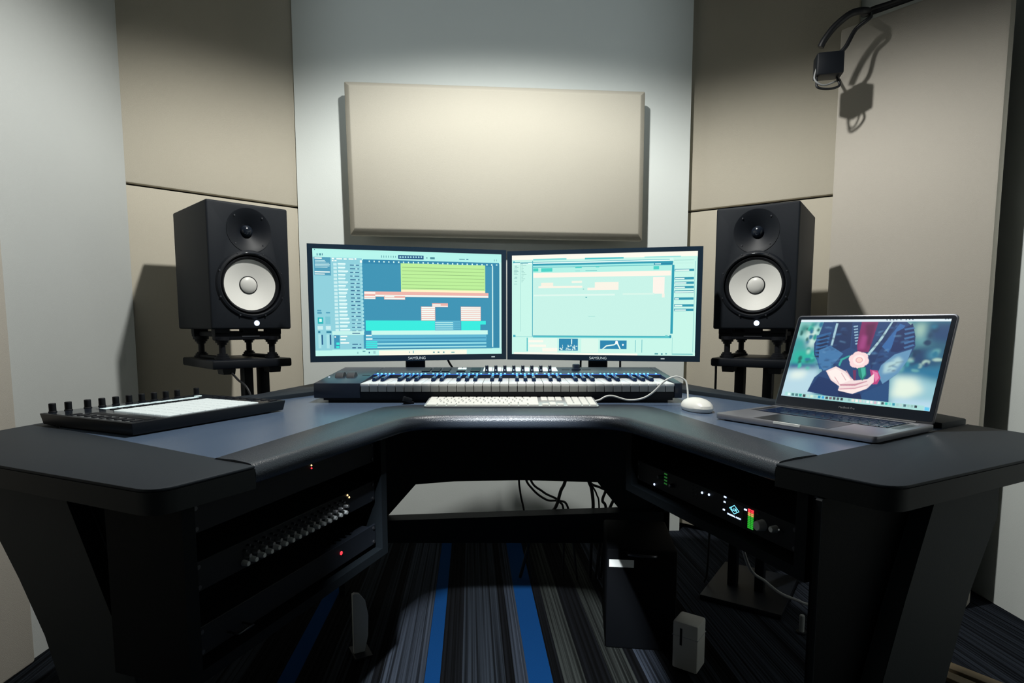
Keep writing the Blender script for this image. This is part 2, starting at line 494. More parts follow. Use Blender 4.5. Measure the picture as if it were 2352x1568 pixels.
band = [(-0.9215, 1.182), (-0.589, 1.727), (-0.541, 1.903), (0.481, 1.903), (0.525, 1.781), (0.8665, 1.170), (0.957, 1.224), (0.950, 1.300), (0.691, 1.559), (0.577, 1.965), (0.568, 2.110), (-0.650, 2.110), (-0.667, 1.965), (-0.725, 1.657), (-0.996, 1.266)]
dpart('rear_ledge', prism(band, DZ - 0.028, DZ + 0.012, 0.003), 'desk_end')

def armrest():
    def path(P, r): return [P[0]] + rcorner(P[1], P[0], P[2], r, 10) + rcorner(P[2], P[1], P[3], r, 10) + [P[3]]
    f, bk = path(FR, 0.10), path(BK, 0.10)
    rings = []
    for a, b in zip(f, bk):
        A, B = Vector((*a, 0)), Vector((*b, 0)); d = (A - B).normalized(); L = (A - B).length
        r = 0.017
        prof = [(0, DZ - 0.03), (0, DZ + 0.0005), (0.006, DZ + 0.003), (L * 0.5, DZ + 0.0045)]
        for k in range(9):
            an = PI / 2 - PI * k / 8
            prof.append((L - r + r * math.cos(an), DZ + 0.003 - r + r * math.sin(an)))
        prof.append((L * 0.4, DZ - 0.031))
        rings.append([tuple(B + d * s + Vector((0, 0, z))) for s, z in prof])
    n = len(rings[0]); V = [v for r in rings for v in r]; F = []
    for i in range(len(rings) - 1):
        for k in range(n): F.append((i * n + k, i * n + (k + 1) % n, (i + 1) * n + (k + 1) % n, (i + 1) * n + k))
    F.append(tuple(range(n))); F.append(tuple(range((len(rings) - 1) * n, len(rings) * n)))
    return V, F
dpart('armrest', armrest(), 'leather', label='padded black leather front edge')

# rack cabinets under both wings; LR / RR give a point on the rack front: along s, outwards v, height z
uL, vL, oL = Vector((0.319, 0.948)), Vector((-0.948, 0.319)), Vector((-0.4533, 0.8086))
uR, vR, oR = Vector((-0.325, 0.946)), Vector((0.946, 0.325)), Vector((0.446, 0.888))
def rackbox(o, u, v, s0, s1, d0, d1, z0, z1, b=0.0):
    pts = [tuple(o + u * s + v * d) for s, d in ((s0, d0), (s1, d0), (s1, d1), (s0, d1))]
    return prism(pts, z0, z1, b)
for o, u, v, zb, dd in ((oL, uL, vL, 0.425, 0.135), (oR, uR, vR, 0.548, 0.225)):
    dpart('rack_side', rackbox(o, u, v, -0.025, -0.003, -0.01, dd, zb, 0.695), 'desk_black')
    dpart('rack_side', rackbox(o, u, v, 0.488, 0.510, -0.01, dd, zb, 0.695), 'desk_black')
    dpart('rack_back', rackbox(o, u, v, -0.003, 0.488, dd - 0.02, dd, zb, 0.695), 'desk_black')
    dpart('rack_floor', rackbox(o, u, v, -0.003, 0.488, -0.01, dd - 0.02, zb, zb + 0.018), 'desk_black')
# slanted end legs
def leg(o, e, outline, th):
    n = Vector((-e.y, e.x))
    if n.y < 0: n = -n
    V = []
    for k in (0, 1):
        for s, z in outline:
            p = o + e * s + n * th * k
            V.append((p.x, p.y, z))
    m = len(outline)
    F = [tuple(range(m)), tuple(reversed(range(m, 2 * m)))] + [(i, (i + 1) % m, m + (i + 1) % m, m + i) for i in range(m)]
    return bevel((V, F), 0.002, 1)
legL = leg(Vector((-0.43, 0.77)), Vector((-0.915, 0.403)), [(0.297, 0.696), (0.171, 0.467), (0.05, 0.22), (-0.02, 0.02), (-0.02, 0.0), (0.20, 0.0), (0.28, 0.25), (0.364, 0.434), (0.425, 0.52), (0.50, 0.61), (0.50, 0.696)], 0.03)
legR = leg(Vector((0.469, 0.783)), Vector((0.889, 0.458)), [(0.210, 0.696), (0.138, 0.528), (0.03, 0.25), (-0.02, 0.02), (-0.02, 0.0), (0.16, 0.0), (0.22, 0.25), (0.317, 0.499), (0.389, 0.619), (0.385, 0.696)], 0.03)
for o, e in ((Vector((-0.43, 0.77)), Vector((-0.915, 0.403))), (Vector((0.469, 0.783)), Vector((0.889, 0.458)))):
    nn = Vector((-e.y, e.x)) if e.x > 0 else Vector((e.y, -e.x))
    q = o + nn * 0.033
    s0 = 0.20 if e.x < 0 else -0.02
    dpart('end_panel', leg(q, e, [(s0, 0.0), (0.25, 0.0), (0.27, 0.30), (0.29, 0.694), (s0, 0.694)], 0.014), 'desk_black')
dpart('leg', legL, 'desk_leg')
dpart('leg', legR, 'desk_leg')
# modesty panel with a trapezoid opening
dpart('modesty_panel', vprism([(-0.60, 0.700), (0.54, 0.700), (0.54, 0.393), (0.297, 0.393), (0.036, 0.400), (-0.20, 0.396), (-0.335, 0.385), (-0.60, 0.385)], 2.0, 2.02), 'desk_black')
dpart('gusset', vprism([(-0.60, 0.385), (-0.335, 0.385), (-0.437, 0.269), (-0.60, 0.269)], 2.0, 2.02), 'desk_black')
dpart('gusset', vprism([(0.297, 0.393), (0.54, 0.393), (0.54, 0.298), (0.374, 0.298)], 2.0, 2.02), 'desk_black')
dpart('cross_beam', vprism([(-0.60, 0.269), (-0.437, 0.269), (0.374, 0.298), (0.54, 0.298), (0.54, 0.19), (-0.60, 0.19)], 1.96, 2.02), 'desk_black')
for x in (-0.60, 0.52):
    dpart('rear_post', box(x, x + 0.02, 1.96, 2.02, 0.0, 0.70), 'desk_black')

# ------------------------------------------------------------------ rack gear
def rack_frame(o, u, z):
    """local x along the unit as seen from the front, -y out of the front"""
    return o
def unit(name, label, cat, side, z0, h, group=None, setback=0.004):
    """root at the front left bottom corner as one faces it; local x to the right, y into the rack"""
    if side == 'L':   # facing the left wing: right hand = far end
        p = oL + vL * setback; yaw = math.atan2(uL.y, uL.x)
    else:             # facing the right wing: right hand = near end
        p = oR + uR * 0.484 + vR * setback; yaw = math.atan2(-uR.y, -uR.x)
    t = thing(name, label, cat, (p.x, p.y, z0), yaw, group)
    obj('chassis', box(0.018, 0.466, 0.006, 0.10 if side == 'L' else 0.19, 0.002, h - 0.002), 'plastic_black', t)
    obj('faceplate', box(0.001, 0.483, 0.0, 0.005, 0.0, h, 0.001, 1), 'metal_black', t)
    ear = mesh('screw', xf(cyl(0.0035, 0, 0.002, 10), TOFRONT)); 
    for x in (0.010, 0.474):
        for z in (0.007, h - 0.007): obj('screw', ear, 'metal_dark', t, (x, 0, z))
    return t
def knob_mesh(r, h, n=14):
    return mesh('knob', xf(lathe([(r * 1.05, 0), (r, h * 0.2), (r * 0.85, h * 0.92), (r * 0.75, h), (0, h)], n, False), TOFRONT))
def led(parent, x, z, m, r=0.002, name='indicator_light'):
    return obj(name, xf(lathe([(r, 0), (r, 0.001), (r * 0.6, 0.002), (0, 0.0022)], 10), TOFRONT), m, parent, (x, 0, z))

t = unit('rack_mixer', 'black rack mixer with a dense row of small grey knobs, in the left rack', 'rack unit', 'L', 0.553, 0.0445)
kb1, kb2, kb3 = knob_mesh(0.0048, 0.011), knob_mesh(0.0040, 0.010), knob_mesh(0.0022, 0.006, 8)
for i in range(16):
    x = 0.096 + i * 0.0178
    obj('knob', kb1, 'knob_grey', t, (x, 0, 0.010))
    obj('knob', kb2, 'metal_grey', t, (x + 0.006, 0, 0.021))
    obj('small_knob', kb3, 'metal_dark', t, (x + 0.002, 0, 0.030))
    obj('small_knob', kb3, 'metal_dark', t, (x + 0.010, 0, 0.036))
led(t, 0.380, 0.040, 'led_warm'); led(t, 0.386, 0.034, 'led_warm')
t = unit('rack_unit', 'plain black rack unit with a red and white light, topmost in the left rack', 'rack unit', 'L', 0.640, 0.0445)
led(t, 0.270, 0.0405, 'led_warm', 0.0016); led(t, 0.270, 0.0350, 'led_red', 0.0016)
t = unit('rack_unit', 'plain black rack unit with a single red light, lowest in the left rack', 'rack unit', 'L', 0.455, 0.0445)
led(t, 0.354, 0.026, 'led_red', 0.0040)
obj('handle', tube([(0.06, 0.0, 0.012), (0.06, -0.02, 0.012), (0.09, -0.02, 0.012), (0.09, 0.0, 0.012)], 0.002, 6, False), 'metal_dark', t)

t = unit('audio_interface', 'black rack audio interface with a blue-white logo display and red-green level meters', 'rack unit', 'R', 0.580, 0.0445)
X = lambda s: 0.484 - s
obj('display', box(X(0.175), X(0.128), -0.0006, 0.001, 0.010, 0.040), 'plastic_gloss', t)
def diamond(cx, cz, a, b, w):
    o_ = [(cx - a, cz), (cx, cz + b), (cx + a, cz), (cx, cz - b)]
    i_ = [(cx - a + w, cz), (cx, cz + b - w * b / a), (cx + a - w, cz), (cx, cz - b + w * b / a)]
    V = [(x, -0.0009, z) for x, z in o_ + i_]
    return V, [(i, (i + 1) % 4, 4 + (i + 1) % 4, 4 + i) for i in range(4)]
def strip(x0, z0, x1, z1, wd):
    d = Vector((x1 - x0, z1 - z0)).normalized(); n = Vector((-d.y, d.x)) * wd / 2
    return [(x0 + n.x, -0.0009, z0 + n.y), (x1 + n.x, -0.0009, z1 + n.y), (x1 - n.x, -0.0009, z1 - n.y), (x0 - n.x, -0.0009, z0 - n.y)], [(0, 1, 2, 3)]
cx, cz = X(0.150), 0.0275
obj('logo', join(diamond(cx, cz, 0.0135, 0.0085, 0.0022), strip(cx - 0.007, cz + 0.003, cx - 0.007, cz - 0.002, 0.0014), strip(cx - 0.007, cz - 0.002, cx - 0.001, cz - 0.002, 0.0014), strip(cx - 0.001, cz + 0.003, cx - 0.001, cz - 0.002, 0.0014),
    strip(cx + 0.001, cz - 0.003, cx + 0.004, cz + 0.003, 0.0014), strip(cx + 0.004, cz + 0.003, cx + 0.007, cz - 0.003, 0.0014), strip(cx + 0.002, cz - 0.001, cx + 0.006, cz - 0.001, 0.0012)), 'led_cyan', t)
obj('lettering', text_mesh('UNIVERSAL AUDIO', 0.0042), 'led_white', t, (cx, -0.001, 0.0150), (PI / 2, 0, 0))
for k, (s, z, wd) in enumerate([(0.176, 0.0435, 0.006), (0.1765, 0.034, 0.005), (0.178, 0.019, 0.005), (0.122, 0.036, 0.006)]):
    obj('indicator_light', box(X(s) - wd / 2, X(s) + wd / 2, -0.0012, 0.0, z - 0.0013, z + 0.0013), 'led_white', t)
for c in range(2):
    for k in range(11):
        m = 'led_red' if k > 8 else 'led_yellow' if k > 6 else 'led_green'
        x = X(0.1125 - c * 0.0075)
        obj('meter_segment', box(x - 0.0028, x + 0.0028, -0.001, 0.0, 0.006 + k * 0.0032, 0.0082 + k * 0.0032), m, t)
obj('knob', knob_mesh(0.0095, 0.014, 20), 'knob_grey', t, (X(0.080), 0, 0.022))
obj('knob', knob_mesh(0.0058, 0.012, 16), 'knob_grey', t, (X(0.050), 0, 0.026))
obj('knob', knob_mesh(0.0045, 0.010, 12), 'metal_dark', t, (X(0.383), 0, 0.030))
obj('knob', knob_mesh(0.0045, 0.010, 12), 'metal_dark', t, (X(0.340), 0, 0.022))
obj('toggle_switch', tube([(X(0.036), 0, 0.026), (X(0.036), -0.008, 0.030)], 0.0018, 6, False), 'metal_grey', t)
for k in range(3): led(t, X(0.092), 0.038 - k * 0.012, 'metal_dark', 0.0024)
for s, z in ((0.243, 0.033), (0.222, 0.035)): led(t, X(s), z, 'led_white', 0.0024)
for a in range(2):
    for b_ in range(4): led(t, X(0.272 - a * 0.012), 0.018 + b_ * 0.007, 'metal_dark', 0.0012)
for k in range(4):
    obj('meter_segment', box(X(0.367) - 0.005, X(0.367) + 0.005, -0.001, 0.0, 0.017 + k * 0.007, 0.020 + k * 0.007), 'led_green_dim', t)
led(t, X(0.410), 0.006, 'led_white', 0.0026)

# ================================================================== SPEAKERS
def tw(r, h): return (r, h)
def make_speaker(label, loc, yaw):
    t = thing('studio_speaker', label, 'speaker', loc, yaw, 'pair of studio speakers')
    wz, tz = 0.140, 0.309
    cut_w = mv(xf(lathe([(0.0935, -0.06), (0.0935, 0.02)], 48), TOFRONT), 0, 0, wz)
    cut_t = mv(xf(lathe([(0.020, -0.026), (0.026, -0.020), (0.050, -0.008), (0.067, 0.0), (0.067, 0.02)], 48), TOFRONT), 0, 0, tz)
    me = boolean(box(-0.125, 0.125, 0.0, 0.334, 0.0, 0.39, 0.006, 3), [cut_w, cut_t])
    obj('cabinet', me, 'cabinet_black', t)
    obj('woofer_frame', mv(xf(lathe([(0.0930, -0.012), (0.0930, 0.003), (0.0965, 0.0065), (0.103, 0.0050), (0.108, 0.0005), (0.108, -0.001), (0.0932, -0.001)], 56, False), TOFRONT), 0, 0, wz), 'plastic_matte', t)
    obj('surround', mv(xf(lathe([(0.0930, -0.010), (0.0905, -0.003), (0.0865, 0.001), (0.0825, -0.003), (0.0795, -0.010)], 56, False), TOFRONT), 0, 0, wz), 'rubber', t)
    co = obj('woofer_cone', mv(xf(lathe([(0.0800, -0.009), (0.070, -0.0125), (0.055, -0.0175), (0.040, -0.0220), (0.029, -0.0245), (0.024, -0.0255)], 56, False), TOFRONT), 0, 0, wz), 'cone_white', t)
    obj('dust_cap', mv(xf(lathe([(0.0262, -0.0248), (0.0255, -0.0225), (0.022, -0.0195), (0.015, -0.0170), (0.008, -0.0158), (0.0, -0.0155)], 40, False), TOFRONT), 0, 0, wz), 'cap_grey', co)
    obj('cap_ring', mv(xf(lathe([(0.0258, -0.0248), (0.0272, -0.0222), (0.0288, -0.0242)], 40, False), TOFRONT), 0, 0, wz), 'plastic_black', co)
    obj('waveguide', mv(xf(lathe([(0.0185, -0.0235), (0.0265, -0.0185), (0.050, -0.0065), (0.0665, 0.0008), (0.069, 0.0012), (0.0695, -0.001)], 48, False), TOFRONT), 0, 0, tz), 'plastic_matte', t)
    obj('tweeter_dome', mv(xf(lathe([(0.0190, -0.0235), (0.0180, -0.018), (0.014, -0.0125), (0.008, -0.009), (0.0, -0.008)], 32, False), TOFRONT), 0, 0, tz), 'plastic_gloss', t)
    lip = [Vector((-0.030, -0.004, tz - 0.075)), Vector((-0.012, -0.006, tz - 0.071)), Vector((0.012, -0.006, tz - 0.071)), Vector((0.030, -0.004, tz - 0.075))]
    obj('trim_lip', tube([tuple(p) for p in lip], 0.0022, 6), 'plastic_gloss', t)
    sc = mesh('screw', xf(lathe([(0.0028, 0), (0.0026, 0.0012), (0.0, 0.0016)], 10), TOFRONT))
    for k in range(8):
        a = PI / 8 + k * PI / 4
        obj('screw', sc, 'metal_dark', t, (0.1035 * math.cos(a), -0.005, wz + 0.1035 * math.sin(a)))
    for k in range(4):
        a = PI / 4 + k * PI / 2
        obj('screw', sc, 'metal_dark', t, (0.060 * math.cos(a), -0.0015 + 0.003, tz + 0.060 * math.sin(a)))
    obj('power_light', mv(xf(lathe([(0.0085, 0), (0.0085, 0.0008), (0.007, 0.0014), (0, 0.0016)], 24), TOFRONT), 0.012, 0, 0.019), 'led_white', t, label='lit round power light')
    return t
def make_iso(label, loc, yaw):
    t = thing('isolation_stand', label, 'speaker stand', loc, yaw, 'isolation stands under the speakers')
    P = [(-0.085, 0.035), (0.072, 0.035), (-0.085, 0.235), (0.072, 0.235)]
    post = mesh('post', lathe([(0.023, 0), (0.023, 0.006), (0.019, 0.007), (0.019, 0.013), (0.015, 0.014), (0.015, 0.018), (0.0095, 0.019), (0.0095, 0.046), (0.014, 0.047), (0.014, 0.053), (0.019, 0.054), (0.019, 0.060), (0.024, 0.061), (0.024, 0.072)], 20))
    for x, y in P: obj('post', post, 'rubber', t, (x, y, 0))
    obj('front_beam', join(box(-0.110, 0.097, 0.018, 0.046, 0.062, 0.088, 0.003), box(-0.110, -0.066, 0.018, 0.05, 0.08, 0.096), box(-0.026, 0.022, 0.018, 0.05, 0.08, 0.096), box(0.052, 0.097, 0.018, 0.05, 0.08, 0.096)), 'rubber', t)
    obj('rear_beam', join(box(-0.110, 0.097, 0.222, 0.250, 0.070, 0.088, 0.003), box(-0.110, -0.066, 0.222, 0.25, 0.08, 0.096), box(0.052, 0.097, 0.222, 0.25, 0.08, 0.096)), 'rubber', t)
    for x in (-0.085, 0.072): obj('side_rail', box(x - 0.009, x + 0.009, 0.04, 0.23, 0.072, 0.088, 0.003), 'rubber', t)
    for x in (-0.085, 0.072): obj('base_rail', box(x - 0.012, x + 0.012, 0.04, 0.23, 0.0, 0.010, 0.003), 'rubber', t)
    obj('name_plate', box(-0.030, 0.026, 0.0165, 0.019, 0.070, 0.075, 0.0008, 1), 'metal_dark', t)
    return t
def make_stand(label, loc, yaw, posts):
    t = thing('speaker_stand', label, 'speaker stand', loc, yaw, 'floor stands behind the desk')
    zt = 0.828
    obj('platform', box(-0.128, 0.122, -0.004, 0.30, zt - 0.028, zt, 0.006), 'metal_black', t)
    for x in (-0.075, 0.070):
        obj('clamp_block', vprism([(x - 0.020, zt - 0.029), (x - 0.017, zt - 0.046), (x + 0.017, zt - 0.046), (x + 0.020, zt - 0.029)], 0.01, 0.06), 'plastic_black', t)
    for x in posts:
        obj('post', box(x - 0.015, x + 0.015, 0.085, 0.125, 0.02, zt - 0.028, 0.003), 'metal_black', t)
    obj('base_plate', box(-0.13, 0.13, -0.04, 0.30, 0.0, 0.02, 0.005), 'metal_black', t)
    return t
SP = [(-0.827, 1.886, 0.777, 'left', (0.012, 0.066)), (0.772, 1.895, -0.592, 'right', (-0.055, 0.035))]
for x, y, yaw, side, posts in SP:
    other = 'beside the left monitor' if side == 'left' else 'behind the open laptop'
    make_stand('black twin-post floor stand carrying the speaker %s' % other, (x, y, 0), yaw, posts)
    make_iso('black four-post isolation stand under the speaker %s' % other, (x, y, 0.828), yaw)
    make_speaker('black two-way studio speaker with white cone %s' % other, (x, y, 0.924), yaw)
def cable(label, pts, r=0.004, m='cable_black', name='cable'):
    return tag(obj(name, tube(pts, r), m), label, 'cable')
cable('thin black lead slanting between the posts of the left speaker stand', [(-0.905, 1.86, 0.80), (-0.86, 1.83, 0.77), (-0.805, 1.80, 0.715), (-0.79, 1.81, 0.5), (-0.80, 1.95, 0.05), (-0.8, 2.0, 0.006)], 0.0035)
cable('thin black lead hanging below the right speaker stand', [(0.685, 1.97, 0.80), (0.684, 1.965, 0.74), (0.683, 1.965, 0.5), (0.69, 2.0, 0.1), (0.70, 2.06, 0.006)], 0.004)

